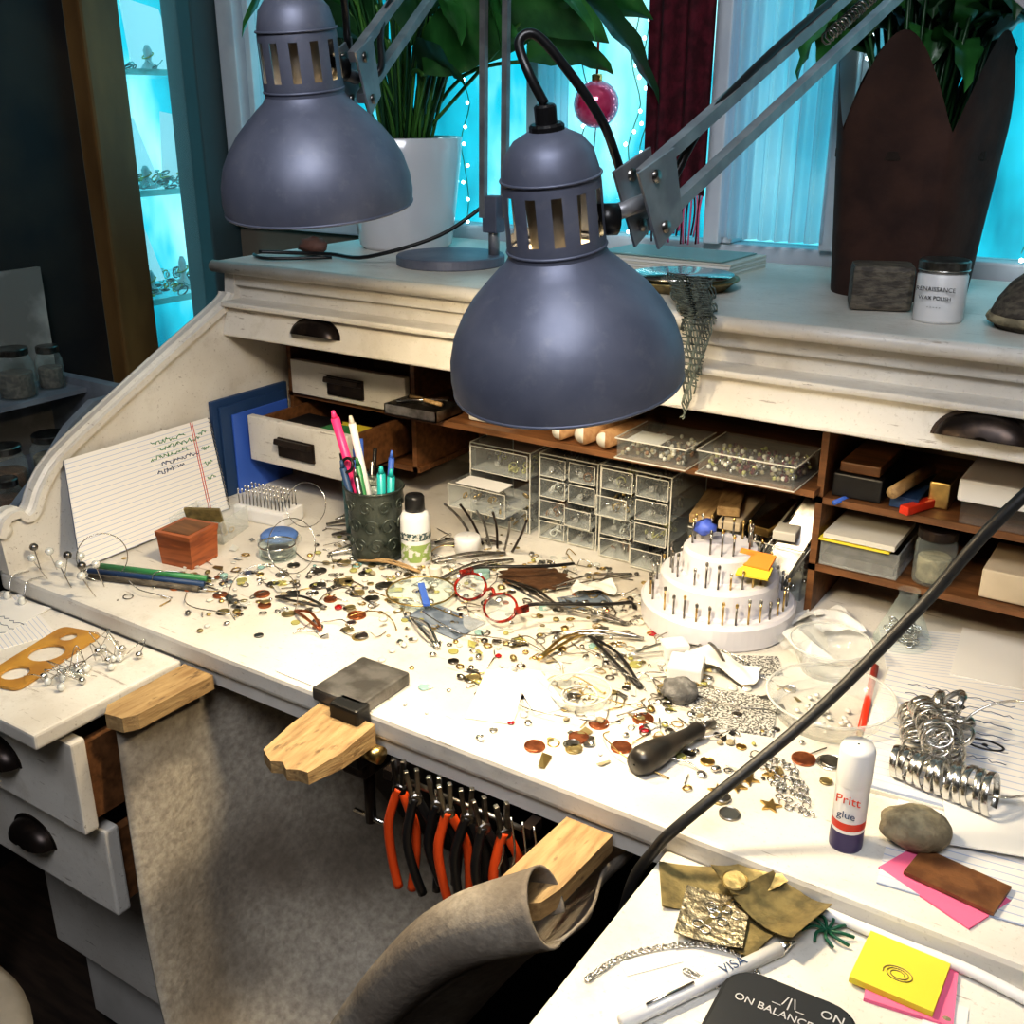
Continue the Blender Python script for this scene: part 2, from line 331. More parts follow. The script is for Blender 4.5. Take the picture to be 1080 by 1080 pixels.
fo=MB('blue_folder');fo.box(.010,.017,.345,.50,.80,.950,navy,bev=.001);fo.box(.0175,.022,.355,.49,.80,.940,navy,bev=.001);fo.box(.0225,.026,.375,.49,.80,.925,blue,bev=.001);fo.build()
# ------------------------------------------------------------------ desk lamps
bulb=mat('lamp_bulb_glow',(1,.9,.7),.5,emit=(1.,.80,.48),estr=18)
def lampM(rim,ax):
    ax=Vector(ax).normalized();x=Vector((1,0,0));x=(x-ax*x.dot(ax)).normalized();y=ax.cross(x)
    return Matrix((( x.x,y.x,ax.x,rim[0]),(x.y,y.y,ax.y,rim[1]),(x.z,y.z,ax.z,rim[2]),(0,0,0,1)))
def arm(o,a,b,sep,side):
    a=Vector(a);b=Vector(b);t=(b-a).normalized();n=t.cross(Vector(side).normalized()).normalized()
    for sg in(-1,1): o.rod(a+n*sep*.5*sg,b+n*sep*.5*sg,.0062,alum,k=4)
    return n
def make_lamp(rim,ax,J,E,B,base,en):
    o=MB('desk_lamp');M=lampM(rim,ax)
    pr=[(.085,0),(.0862,.010),(.0850,.024),(.0805,.040),(.0735,.053),(.064,.066),(.053,.077),(.044,.0855),(.0375,.091),(.0345,.096)]
    o.lathe(pr,steelg,M,64);o.lathe([(r-.0015,z) for r,z in pr],lampin,M,64);o.torus(.0845,.0014,steelg,M,64,6)
    nk=[(.0345,.096),(.0348,.104),(.0346,.108),(.0342,.140),(.0340,.144),(.0330,.152),(.0300,.164),(.0235,.172),(.013,.1775),(.0001,.179)]
    o.lathe(nk,steelg,M,60,skip=lambda i,j: j==2 and i%5 in(0,1))
    o.torus(.0346,.0012,steelg,M@T(0,0,.100),40,6);o.torus(.0344,.0010,steelg,M@T(0,0,.148),40,6)
    o.lathe([(.016,.08),(.018,.11),(.020,.143),(.015,.155)],socket,M,20)
    o.cyl(.0075,.176,.194,black,M,16);o.cyl(.012,.175,.182,black,M,16)
    o.sph(.022,.022,.028,bulb,M@T(0,0,.052),16)
    J=Vector(J);nc=M@Vector((0,0,.118));dr=(J-nc);h=dr.copy();h.z=0;h.normalize()
    o.rod(nc+h*.030,J,.006,alum);o.rod(nc+h*.030,nc+h*.045,.011,black,k=12)
    E=Vector(E);B=Vector(B);side=(E-J).cross(Vector((0,0,1))).normalized()
    n=arm(o,J,E,.038,side)
    t=(E-J).normalized()
    for c in(J,E):
        for sg in(-1,1):
            q=c+side*.010*sg
            pts=[q-n*.030-t*.018,q+n*.030-t*.012,q+n*.026+t*.022,q-n*.026+t*.028]
            vs=[p_+side*.001 for p_ in pts]+[p_-side*.001 for p_ in pts];o.add(vs,[(0,1,2,3),(7,6,5,4),(0,4,5,1),(1,5,6,2),(2,6,7,3),(3,7,4,0)],alum)
            for kk in(-.019,.019): o.rod(q+n*kk-side*.003,q+n*kk+side*.003,.0045,dsilver,k=10)
    arm(o,E,B,.030,(E-B).cross(Vector((.3,.2,.1))))
    pts=[]
    for i in range(120):
        a=i*.9;c=J+t*(.28+.12*i/120);pts.append(c+(side*math.cos(a)+n*math.sin(a))*.005)
    o.tube(pts,.001,dsilver,k=4,raw=True)
    if base=='disc':
        o.cyl(.078,ZD,ZD+.014,steelg,T(B.x-.055,B.y-.03,0),48);o.rod((B.x,B.y,ZD+.01),B,.008,alum);o.box(-.012,.012,-.012,.012,-.02,.03,steelg,T(*B),bev=.002)
    else:
        o.box(-.025,.025,-.03,.03,ZD,1.20,steelg,T(B.x,B.y,0),bev=.003);o.rod((B.x,B.y,1.19),B,.008,alum)
    top=M@Vector((0,0,.194))
    cord=[top,top+Vector((-.010,-.005,.020)),top+Vector((-.020,.0,.038)),top+Vector((-.012,.008,.042)),top+Vector((.004,.02,.022)),top+Vector((.022,.040,-.012)),J+Vector((-.024,.020,.006)),J+Vector((-.002,.035,.008)),J+t*.10-n*.020,J+t*.3-n*.024,E]
    o.tube(cord,.0034,black,k=8,n=8)
    ob=o.build()
    l=bpy.data.lights.new('bulb_light','SPOT');l.energy=en;l.color=(1,.81,.54);l.spot_size=math.radians(150);l.spot_blend=.7;l.shadow_soft_size=.03
    lo=bpy.data.objects.new('bulb_light',l);lo.matrix_world=M@T(0,0,.018);scn.collection.objects.link(lo);lo.parent=ob
    return ob
make_lamp((.832,-.011,1.169),(-.011,-.175,1),(.877,.017,1.297),(.940,.527,1.525),(1.35,.60,1.20),'clamp',10)
make_lamp((.519,.068,1.273),(.028,-.135,1),(.535,.110,1.382),(.355,.60,1.62),(.345,.605,1.21),'disc',11)
c_=MB('power_cord');c_.tube([(.33,.60,1.225),(.28,.56,1.185),(.19,.51,1.155),(.10,.53,1.150),(.04,.51,1.150),(.0,.48,1.152)],.0028,black);c_.tube([(.12,.51,1.149),(.05,.45,1.149),(.0,.47,1.149)],.0025,black);c_.build()
# ------------------------------------------------------------------ deck items
pp=MB('potted_peace_lily')
px,py=.112,.695
pp.lathe([(.001,ZD),(.068,ZD),(.074,ZD+.006),(.082,ZD+.06),(.090,ZD+.13),(.093,ZD+.166),(.091,ZD+.168),(.088,ZD+.16),(.086,ZD+.15)],ceram,T(px,py,0),48)
pp.cyl(.086,ZD+.135,ZD+.152,soil,T(px,py,0),32)
for i in range(64):
    a=R()*6.28;r0=U(0,.05);lean=U(.02,.15);z1=U(1.47,1.66)
    b=Vector((px+r0*math.cos(a),py+r0*math.sin(a),1.295));e=Vector((px+(r0+lean)*math.cos(a),min(.82,py+(r0+lean)*math.sin(a)*.8),z1))
    pp.tube([b,(b+e)/2+Vector((0,0,.04)),e],.0028,stem if i%3 else leafd,k=5,n=4)
    if i%2==0:
        out=Vector((math.cos(a),math.sin(a)*.5,0));tip=e+out*U(.08,.16)+Vector((0,0,U(-.10,.0)));tip.y=min(.83,tip.y)
        pp.leaf(e,e+out*.06+Vector((0,0,.05)),tip,U(.05,.08),random.choice((leafm,leafd)),roll=U(-1,1))
for a,b,c,w,rl in(((.20,.68,1.49),(.32,.70,1.53),(.44,.755,1.44),.12,1.1),((.36,.74,1.52),(.45,.78,1.48),(.50,.80,1.36),.055,.6),((.12,.66,1.45),(.05,.64,1.52),(-.03,.66,1.42),.09,-1.),((.10,.62,1.45),(.0,.58,1.52),(-.06,.60,1.44),.08,-.8),
    ((.2,.64,1.40),(.28,.62,1.48),(.38,.62,1.44),.09,1.2),((.17,.72,1.42),(.28,.74,1.51),(.38,.76,1.50),.11,1.2),((.24,.7,1.47),(.35,.74,1.55),(.49,.79,1.47),.11,.9),((.18,.66,1.40),(.22,.62,1.45),(.29,.62,1.38),.06,.8),
    ((.10,.70,1.44),(.13,.68,1.52),(.22,.66,1.50),.09,1.3),((.0,.7,1.44),(.02,.68,1.5),(.09,.66,1.53),.08,1.2),((.27,.72,1.50),(.33,.72,1.52),(.40,.72,1.49),.10,1.3),((.30,.76,1.42),(.36,.77,1.46),(.43,.79,1.40),.06,1.)):
    pp.leaf(a,b,c,w,random.choice((leafd,leafm,leafd)),roll=rl);pp.tube([(px+.02,py,1.30),((px+a[0])/2,(py+a[1])/2,1.40),a],.003,stem,k=5,n=4)
pp.build()
pl=MB('brown_felt_planter');cx,cy=.888,.69
PH=-.77
def pf(u,v):
    a=u*2*math.pi;r=.080+.018*v+.003*math.sin(5*a);zt=.185+.105*abs(math.sin(2.5*a+PH))**1.0
    return (cx+r*math.cos(a),cy+r*math.sin(a),ZD+zt*v)
pl.sheet(pf,120,16,rust);pl.cyl(.088,1.30,1.312,soil,T(cx,cy,0))
for k in range(5):
    a=(k*math.pi-PH)/2.5;pl.tube([(cx+.082*math.cos(a),cy+.082*math.sin(a),ZD+.01),(cx+.096*math.cos(a),cy+.096*math.sin(a),ZD+.175)],.0016,black,k=5,raw=True)
for i in range(90):
    a=R()*6.28;r0=U(0,.05);b=Vector((cx+r0*math.cos(a),cy+r0*math.sin(a),1.31));o_=Vector((math.cos(a),math.sin(a)*.5,0))
    e=b+o_*U(.01,.06)+Vector((0,0,U(.10,.24)));tp=e+o_*U(.05,.11)+Vector((0,0,U(-.05,.08)));tp.y=min(tp.y,.82);e.y=min(e.y,.82)
    pl.tube([b,e],.0022,leafd,k=5,raw=True);pl.leaf(e,e+o_*.05+Vector((0,0,.04)),tp,U(.045,.07),random.choice((leafm,leafd,leafd,leafd)),roll=U(-1.2,1.2))
pl.leaf((.80,.64,1.46),(.775,.62,1.45),(.765,.62,1.385),.045,leafm,roll=.4)
pl.build()
j=MB('wax_jar');M=T(.978,.515,ZD);j.lathe([(.001,0),(.0245,0),(.0255,.003),(.0255,.048),(.0235,.051)],whitep,M,32);j.cyl(.0258,.051,.064,dsilver,M,32);j.torus(.0256,.0008,silver,M@T(0,0,.054),32,5);jo=j.build()
text('label','RENAISSANCE',M@T(0,-.0263,.036)@RX(math.pi/2),.0062,black,jo);text('label_2','WAX POLISH',M@T(0,-.0263,.027)@RX(math.pi/2),.0055,black,jo);text('label_3','- - - - -',M@T(0,-.0263,.018)@RX(math.pi/2),.005,black,jo)
b=MB('dark_wood_block');b.box(-.033,.033,-.025,.025,0,.050,darkwood,T(.905,.555,ZD)@RZ(.35),bev=.006);b.build()
b=MB('bark_bowl');b.lathe([(.001,0),(.045,0),(.052,.012),(.046,.028),(.035,.045),(.018,.060),(.001,.066)],darkwood,T(1.078,.53,ZD),20);
for k in range(5): b.torus(.050-.009*k,.005,stone,T(1.078,.53,ZD+.010+.012*k),24,6)
b.build()
b=MB('paper_stack');M=T(.575,.735,ZD)@RZ(-.05)
for k in range(5): b.box(-.105,.105,-.06,.06,.0035*k,.0035*k+.003,paper if k%2 else cream,M@RZ(U(-.03,.03)))
b.box(-.102,.092,-.055,.055,.0178,.0195,mat('teal_grey_card',(.25,.42,.42),.5),M);b.build()
b=MB('metal_plate');M=T(.66,.56,ZD);b.lathe([(.001,0),(.055,0),(.066,.010),(.071,.012),(.071,.014),(.064,.012),(.054,.004),(.001,.004)],oldbrass,M,40);b.lathe([(.001,.013),(.058,.013),(.064,.018),(.001,.018)],silver,M,40);b.build()
net=mat('grey_net',(.17,.20,.17),.9,col2=(.07,.08,.07),nscale=120)
b=MB('net_cloth')
path=catmull([(.69,.52,ZD+.021),(.72,.46,ZD+.012),(.745,.415,ZD+.006),(.758,.393,ZD-.005),(.762,.380,1.10),(.757,.376,1.06),(.752,.378,1.03)],6)
for sx in[-.030+.003*k for k in range(21)]:
    cut=len(path)-int(abs(sx)*520)-int(U(0,6));b.tube([q+Vector((sx*(1-.82*i/len(path))+.003*math.sin(i+sx*300),-.001,.002*math.sin(i*2+sx*200))) for i,q in enumerate(path[:max(cut,12)])],.0011,net,k=4,raw=True)
for i in range(1,len(path)-8,1):
    q=path[i];ww=.032*(1-.8*i/len(path))
    for hh in(0,.004): b.tube([q+Vector((-ww,-.001,.001+hh)),q+Vector((ww*.7,-.001,.004-hh))],.0009,net,k=4,raw=True)
b.build()
b=MB('driftwood_lump');b.sph(.026,.016,.013,mat('lump_brown',(.16,.08,.06),.7,bump=.6,bscale=80),T(.055,.54,ZD+.013),16,.2);b.build()
b=MB('pink_bauble');b.sph(.034,.034,.034,mat('bauble_glass',(.75,.04,.16),.12,.3,col2=(.9,.15,.3),nscale=30,coat=1),T(.389,.815,1.36),24);b.cyl(.008,.032,.042,gold,T(.389,.815,1.36),12);b.tube([(.389,.815,1.40),(.391,.815,1.6),(.392,.815,2.1)],.002,red,k=5);b.tube([(.389,.815,1.326),(.385,.815,1.26),(.388,.815,1.20)],.001,silver,k=4);b.sph(.006,.006,.006,silver,T(.388,.815,1.20),8);b.build()
maroon=mat('maroon_wool',(.11,.009,.022),.9,col2=(.05,.004,.01),nscale=50,bump=.5)
b=MB('hanging_scarf');b.sheet(lambda u,v:(.524+(u-.5)*(.100+.012*v),.812+.012*math.sin(u*16),1.235+v*.885),40,12,maroon)
for k in range(24):
    x=.478+k*.004;b.tube([(x,.812,1.236),(x+.003*math.sin(k),.810,1.21),(x-.002,.812,1.165+U(0,.02))],.0015,pinkp if k%2 else maroon,k=4,n=3)
b.build()
# ------------------------------------------------------------------ left background shelf with jars
s=MB('side_shelf_unit');gp=mat('grey_blue_paint',(.24,.28,.32),.6,col2=(.15,.17,.2),nscale=12)
s.box(-.48,-.20,-.05,.42,.77,.785,gp);s.box(-.48,-.47,-.05,.42,.785,1.10,mat('stained_panel',(.48,.46,.42),.7,col2=(.20,.19,.17),nscale=9));s.box(-.47,-.36,.02,.40,.90,.908,gp)
pf_=[(.10,.785),(.14,.80),(.19,.84),(.25,.90),(.30,.93),(.42,.93),(.42,.785)];s.prism(pf_,-.215,-.20,gp,YZ)
s.box(-.47,-.215,.40,.42,.785,.92,gp)
for x in(-.47,-.22):
    for y in(-.04,.39): s.box(x,x+.02,y,y+.02,0,.77,gp)
s.box(-.47,-.21,-.04,.41,.40,.415,gp);s.build()
jr=MB('glass_jars')
for x,y,r,h,z0 in((-.30,.20,.03,.07,.785),(-.25,.26,.022,.05,.785),(-.33,.30,.035,.06,.785),(-.26,.33,.02,.045,.785),(-.28,.13,.03,.05,.785),(-.24,.16,.02,.04,.785),(-.40,.30,.03,.07,.908),(-.40,.23,.025,.05,.908),(-.41,.37,.022,.06,.908)):
    M=T(x,y,z0);jr.lathe([(.001,0),(r,0),(r,h*.8),(r*.8,h)],glass,M,20);jr.cyl(r*.9,0.002,h*.6,random.choice((brown,darkwood,stone)),M,16);jr.cyl(r*.85,h,h+.012,dsilver,M,20)
jr.build()
# ------------------------------------------------------------------ stationery at left of bench
n=MB('lined_notebook')
A=Vector((.072,.060,.803));B_=Vector((.066,.315,.803));Cc=Vector((.018,.335,.930));D_=Vector((.018,.095,.930))
nrm0=(B_-A).cross(D_-A).normalized()
if nrm0.x<0: nrm0=-nrm0
def nb(off): return lambda u,v:(A*(1-u)*(1-v)+B_*u*(1-v)+Cc*u*v+D_*(1-u)*v)+nrm0*off
for off,m1 in((0.,linedp),(-.0015,paper),(-.003,navy)): n.sheet(nb(off),6,6,m1,smooth=False)
f_=nb(.0005)
for uu in(.86,.875): n.tube([f_(uu,.0),f_(uu,1.)],.0005,red,k=4,raw=True)
for k in range(22): n.torus(.0035,.0007,dsilver,T(*f_(1.0,.02+.045*k))@RX(1.57),8,4)
random.seed(11)
for k in range(5):
    v0=.90-.075*k;u0=.52+U(0,.08);L_=U(.18,.32);q=[]
    for i in range(34):
        q.append(f_(u0+L_*i/34+.006*math.sin(i*1.9),v0+U(-.022,.026)))
    n.tube(q,.0006,green if k<3 else navy,k=4,raw=True)
for k in range(4):
    v0=.86-.16*k;n.tube([f_(.90+.06*i/10,v0+U(-.025,.025)) for i in range(11)],.0006,green,k=4,raw=True)
n.build()
random.seed(21)
b=MB('wooden_box');M=T(.162,.160,.80)@RZ(.15)
def frus(o,a0,b0,a1,b1,z0,z1,m,M): o.add([(-a0,-b0,z0),(a0,-b0,z0),(a0,b0,z0),(-a0,b0,z0),(-a1,-b1,z1),(a1,-b1,z1),(a1,b1,z1),(-a1,b1,z1)],[(3,2,1,0),(4,5,6,7),(0,1,5,4),(1,2,6,5),(2,3,7,6),(3,0,4,7)],m,M)
frus(b,.025,.025,.027,.027,0,.038,redwood,M);frus(b,.0275,.0275,.0285,.0285,.038,.046,redwood,M);b.box(-.022,.022,-.022,.022,.0455,.0465,brown,M);b.build()
def openbox(o,x0,x1,y0,y1,z0,z1,m,M=None,t=.0018):
    o.box(x0,x1,y0,y1,z0,z0+t,m,M);o.box(x0,x0+t,y0,y1,z0,z1,m,M);o.box(x1-t,x1,y0,y1,z0,z1,m,M);o.box(x0,x1,y0,y0+t,z0,z1,m,M);o.box(x0,x1,y1-t,y1,z0,z1,m,M)
b=MB('acrylic_tray');openbox(b,-.04,.04,-.035,.035,0,.032,milky,T(.112,.240,.80)@RZ(.3));
b.box(-.03,.02,-.004,.0,.004,.05,oldbrass,T(.118,.24,.80)@RZ(.5)@RX(.4))
for k in range(20): b.torus(.004,.001,gold,T(.112+U(-.03,.03),.240+U(-.02,.02),.803+U(0,.006))@RX(R()*2),8,4)
b.build()
b=MB('bur_tray');M=T(.140,.325,.80)@RZ(.12);b.box(-.045,.045,-.024,.024,0,.022,whitep,M,bev=.004)
for i in range(13):
    for q in range(3): x=-.040+.0065*i;y=-.015+.015*q;b.rod((x,y,.020),(x+U(-.001,.001),y,.042),.0009,dsilver,k=5,M=M);b.sph(.0018,.0018,.0025,silver,M@T(x,y,.043),6)
b.build()
for nm,pts,mm in(('ballpoint_pen',((.085,.075),(.235,.125)),green),('ballpoint_pen',((.09,.058),(.245,.112)),navy),('pencil',((.105,.048),(.25,.098)),darkwood)):
    b=MB(nm);(x0,y0),(x1,y1)=pts;b.rod((x0,y0,.8045),(x1,y1,.8045),.0038,mm,k=10);dx=Vector((x1-x0,y1-y0,0)).normalized();e=Vector((x1,y1,.8045));b.rod(e,e+dx*.012,.0036,silver,k=10,r2=.0008);b.rod(Vector((x0,y0,.8045))-dx*.006,(x0,y0,.8045),.003,silver,k=8);b.build()
b=MB('blue_putty_disc');b.cyl(.030,0,.006,clear,T(.215,.270,.80));b.lathe([(.001,.006),(.024,.006),(.026,.010),(.022,.014),(.001,.015)],mat('putty_blue',(.10,.20,.48),.6),T(.215,.270,.80),24);b.build()
b=MB('glass_tin');b.lathe([(.001,0),(.024,0),(.0245,.018),(.023,.019),(.0225,.003),(.001,.003)],glass,T(.250,.232,.80),28);b.torus(.024,.0012,silver,T(.25,.232,.818),28,6);b.cyl(.021,.003,.009,dsilver,T(.25,.232,.80));b.build()
b=MB('pen_cup');M=T(.360,.305,.80)
b.lathe([(.001,0),(.031,0),(.0325,.004),(.0335,.05),(.0375,.096),(.0390,.1),(.0365,.1),(.032,.05),(.030,.006),(.001,.006)],greencup,M,48)
b.torus(.0385,.0014,greencup,M@T(0,0,.099),40,6);b.torus(.0328,.0014,greencup,M@T(0,0,.006),40,6)
for k in range(9):
    for zz,rt in((.026,.011),(.052,.012),(.079,.010)):
        a=k*2*math.pi/9+(zz*20);rr=.0328+.0045*max(0,(zz-.04)/.06)
        def pt(t,q): aa=a+q*math.cos(t)/rr;return ((rr+.0006)*math.cos(aa),(rr+.0006)*math.sin(aa),zz+q*math.sin(t))
        b.tube([pt(t*.55,rt*(1-.055*t)) for t in range(15)],.0015,greencup,M,k=5,raw=True)
pens=[((-.010,.005),(-.050,-.012,.185),.0058,pink),((.0,.006),(-.032,.0,.178),.0050,whitep),((.012,-.004),(.020,-.008,.122),.0055,teal),((.014,.008),(.026,.004,.116),.005,teal),((-.012,-.010),(-.030,-.024,.125),.0045,navy),((-.015,.0),(-.034,-.018,.115),.0045,black),((.0,-.012),(-.006,-.026,.118),.004,dsilver),((.004,.014),(.006,.03,.13),.004,blue),((-.004,.0),(-.015,-.012,.128),.0038,green)]
for (a,c),e,r,mm in pens:
    b.rod((a,c,.008),e,r,mm,k=10,M=M);v=Vector(e)-Vector((a,c,.008));v.normalize();b.rod(e,Vector(e)+v*.010,r*.8,mm if mm is not whitep else cream,k=10,r2=r*.4,M=M)
b.torus(.009,.0022,black,M@T(-.026,-.02,.128)@RX(1.2),16,6);b.torus(.009,.0022,black,M@T(-.03,.0,.122)@RX(1.3)@RY(.4),16,6)
b.build()
b=MB('tool_cup');M=T(.300,.345,.80);b.lathe([(.001,0),(.022,0),(.024,.085),(.0225,.085),(.021,.004),(.001,.004)],mat('dark_teal_cup',(.02,.10,.11),.4),M,24)
for k in range(6): a=k*1.05;b.rod((.010*math.cos(a),.010*math.sin(a),.006),(.024*math.cos(a),.024*math.sin(a),.115+.01*(k%3)),.003,(dsilver,black,blue)[k%3],M=M)
b.build()
b=MB('glue_bottle');M=T(.414,.320,.80);b.lathe([(.001,0),(.0185,0),(.0195,.003),(.0195,.064),(.0165,.070),(.010,.073)],whitep,M,28);b.lathe([(.0197,.006),(.0197,.030)],mat('label_green',(.28,.38,.12),.5,col2=(.65,.65,.6),nscale=120,lo=.5,hi=.55),M,28);b.lathe([(.0199,.036),(.0199,.046)],mat('label_dark',(.05,.09,.10),.5,col2=(.6,.6,.55),nscale=260,lo=.5,hi=.52),M,28);b.lathe([(.0105,.071),(.013,.073),(.0128,.090),(.011,.093),(.001,.0935)],black,M,24);b.build()
b=MB('cosmetic_pot');b.lathe([(.001,0),(.018,0),(.018,.02),(.016,.022),(.001,.022)],whitep,T(.45,.385,.80),24);b.build()
def organizer(x,y,w,dp,h,rows,cols,op,a=0.):
    b=MB('acrylic_drawer_organizer');M=T(x,y,.80)@RZ(a)
    b.box(0,w,0,dp,h-.002,h,clear,M)
    for i in range(cols+1): xx=(w-.002)*i/cols;b.box(xx,xx+.002,0,dp,0,h,clear,M)
    for r_ in range(rows):
        z0=.003+(h-.003)*r_/rows;z1=(h)*(r_+1)/rows-.004
        for c in range(cols):
            x0=w*c/cols+.003;x1=w*(c+1)/cols-.003;sh=op.get((r_,c),0.)
            b.box(x0,x1,-sh-.003,dp-.008-sh,z0,z0+.0015,milky,M);b.box(x0,x1,-sh-.003,-sh-.0015,z0,z1,clear,M);b.box(x0,x0+.0015,-sh,dp-.008-sh,z0,z1,clear,M);b.box(x1-.0015,x1,-sh,dp-.008-sh,z0,z1,clear,M)
            for zz in(z0,z1): b.rod((x0,-sh-.003,zz),(x1,-sh-.003,zz),.0007,cream,k=4,M=M)
            for xx in(x0,x1): b.rod((xx,-sh-.003,z0),(xx,-sh-.003,z1),.0006,cream,k=4,M=M)
            b.sph(.004,.004,.004,milky,M@T((x0+x1)/2,-sh-.006,(z0+z1)/2),8)
            mm=random.choice((silver,gold,dsilver,pearl,olive,brown,black))
            for k in range(26): b.torus(U(.002,.006),.0013,random.choice((mm,mm,silver,dsilver)),M@T(U(x0+.006,x1-.006),U(.004-sh,dp*.6-sh),z0+.003+U(0,.010))@RX(R()*3)@RY(R()*3),7,4)
            if sh>.03: b.box(x0+.004,x1-.018,-sh+.01,-sh+.045,z1-.004,z1-.003,paper,M@T(0,0,.001))
    for xx in(0,w):
        for yy in(0,dp): b.rod((xx,yy,0),(xx,yy,h),.0009,cream,k=4,M=M)
        b.rod((xx,0,h),(xx,dp,h),.0009,cream,k=4,M=M)
    for zz in(0,h): b.rod((0,0,zz),(w,0,zz),.0009,cream,k=4,M=M)
    b.rod((0,dp,h),(w,dp,h),.0009,cream,k=4,M=M)
    b.build()
organizer(.388,.480,.100,.11,.118,3,1,{(1,0):.055})
organizer(.503,.480,.090,.11,.122,4,2,{(1,1):.01})
organizer(.604,.468,.100,.11,.128,4,2,{(2,0):.015,(0,1):.01})
b=MB('cork_rolls')
for x,r in((.552,.011),(.587,.013),(.618,.012)): b.rod((x,.445,.957+r),(x+.02,.55,.957+r),r,mat('cork',(.42,.25,.12),.8,col2=(.3,.16,.07),nscale=80),k=16);b.rod((x,.4445,.957+r),(x,.445,.957+r),r*.8,cream,k=16)
b.build()
def lidbox(nm,x0,x1,y0,y1,z0,z1,m1,fill,n=60,pap=None):
    b=MB(nm);openbox(b,x0,x1,y0,y1,z0,z1,m1);b.box(x0-.002,x1+.002,y0-.002,y1+.002,z1,z1+.003,m1,bev=.001)
    for zz in(z0,z1+.003):
        b.rod((x0-.002,y0-.002,zz),(x1+.002,y0-.002,zz),.0009,cream,k=4);b.rod((x1+.002,y0-.002,zz),(x1+.002,y1,zz),.0009,cream,k=4);b.rod((x0-.002,y0-.002,zz),(x0-.002,y1,zz),.0009,cream,k=4)
    for k in range(n): b.sph(.003,.003,.003,random.choice(fill),T(U(x0+.005,x1-.005),U(y0+.005,y0+(y1-y0)*.9),U(z0+.004,z1-.004)),6)
    if pap: b.box(x0+.006,x0+.05,y0+.01,y1-.03,z1-.002,z1-.001,pap)
    b.build()
lidbox('bead_box',.648,.738,.425,.51,.957,.979,clear,(cream,dsilver,stone,brown),140,paper);lidbox('bead_box',.755,.870,.425,.51,.957,.982,clear,(maroon,maroon,silver,olive,dsilver,stone,cream),300)
b=MB('metal_tin');openbox(b,.285,.375,.42,.48,.957,.972,dsilver);b.rod((.30,.43,.975),(.36,.47,.978),.003,silver);b.rod((.30,.46,.975),(.37,.44,.978),.003,lightwood);b.box(.40,.47,.46,.52,.957,.975,cream,bev=.003);b.build()
b=MB('parts_box');openbox(b,.725,.875,.478,.62,.80,.865,clear)
for k in range(120): b.sph(.004,.004,.004,random.choice((gold,silver,cream,brown)),T(U(.735,.865),U(.49,.6),U(.804,.84)),6)
for zz in(.80,.865): b.rod((.725,.478,zz),(.875,.478,zz),.001,cream,k=4)
b.build()
b=MB('sanding_blocks')
for x,y,z,l,mm,a in((.735,.50,.870,.09,lightwood,.2),(.775,.50,.870,.10,beige,.1),(.815,.505,.870,.10,gold,-.1),(.845,.50,.872,.09,cream,.1),(.765,.51,.884,.08,lightwood,.3)):
    b.box(-.014,.014,-.02,l,0,.012,mm,T(x,y,z)@RZ(a),bev=.002)
b.build()
b=MB('steel_rods')
for k in range(7): b.rod((.80+.008*k,.455+.003*k,.803),(.855+.006*k,.54,.925-.004*k),.0022,silver if k%2 else dsilver,k=6)
b.box(-.016,.016,-.001,.001,0,.13,dsilver,T(.83,.465,.803)@RY(.35)@RX(-.5));b.build()
b=MB('cubby_boxes')
b.box(.90,.955,.47,.58,.945,.972,black,bev=.002);b.box(.905,.95,.475,.58,.973,.985,brown,bev=.002);b.box(.965,.995,.47,.57,.945,.958,navy);b.rod((.97,.455,.966),(.985,.56,.966),.007,lightwood,k=10);b.box(-.006,.006,0,.08,0,.010,red,T(.985,.45,.945)@RZ(-.4),bev=.002);b.rod((.91,.45,.9435),(.93,.52,.9435),.003,blue,k=8)
b.box(1.035,1.13,.455,.56,.970,.995,whitep,bev=.004);b.box(1.04,1.12,.46,.56,.945,.968,clear);b.box(1.15,1.24,.46,.56,.945,.985,cream,bev=.003)
b.box(1.00,1.022,.49,.54,.945,.975,gold,bev=.002)
openbox(b,.897,.985,.462,.56,.862,.892,milky);b.box(.90,.98,.465,.55,.865,.875,dsilver);b.box(.895,.975,.458,.55,.893,.8955,yellow);b.box(.90,.98,.458,.55,.897,.903,cream)
b.box(1.07,1.16,.47,.56,.862,.895,beige,bev=.002);b.build()
b=MB('glass_jar');M=T(1.018,.485,.862);b.lathe([(.001,0),(.021,0),(.022,.004),(.022,.045),(.019,.052)],glass,M,24);b.cyl(.018,.002,.03,stone,M);b.cyl(.0215,.052,.064,bronze,M);b.build()
b=MB('glass_flask');M=T(1.005,.440,.80);b.lathe([(.001,0),(.030,0),(.031,.004),(.012,.052),(.010,.056),(.010,.062),(.012,.064)],glass,M,28)
for k in range(60): b.torus(U(.002,.005),.001,silver,M@T(U(-.016,.016),U(-.016,.016),.004+U(0,.018))@RX(R()*3),7,4)
b.build()
b=MB('rotating_bur_stand');M=T(.808,.383,.80);wr=mat('offwhite_resin',(.64,.64,.70),.4)
b.lathe([(.001,0),(.085,0),(.0875,.003),(.0885,.027),(.0855,.030),(.070,.030),(.068,.032),(.067,.058),(.064,.062),(.046,.062),(.044,.064),(.043,.088),(.040,.092),(.001,.093)],wr,M,72,smooth=False)
for rr,z,nn in((.078,.030,34),(.056,.061,26),(.033,.092,16)):
    for k in range(nn):
        if R()<.15: continue
        a=k*2*math.pi/nn;x,y=rr*math.cos(a),rr*math.sin(a);hh=U(.018,.030);b.rod((x,y,z),(x,y,z+hh),.0012,dsilver if R()<.6 else gold,k=6,M=M);b.sph(.0022,.0022,.0032,random.choice((dsilver,gold,dsilver,silver)),M@T(x,y,z+hh),6)
b.sph(.012,.012,.008,mat('putty_blue2',(.08,.14,.6),.5),M@T(-.018,-.005,.112),10,.3)
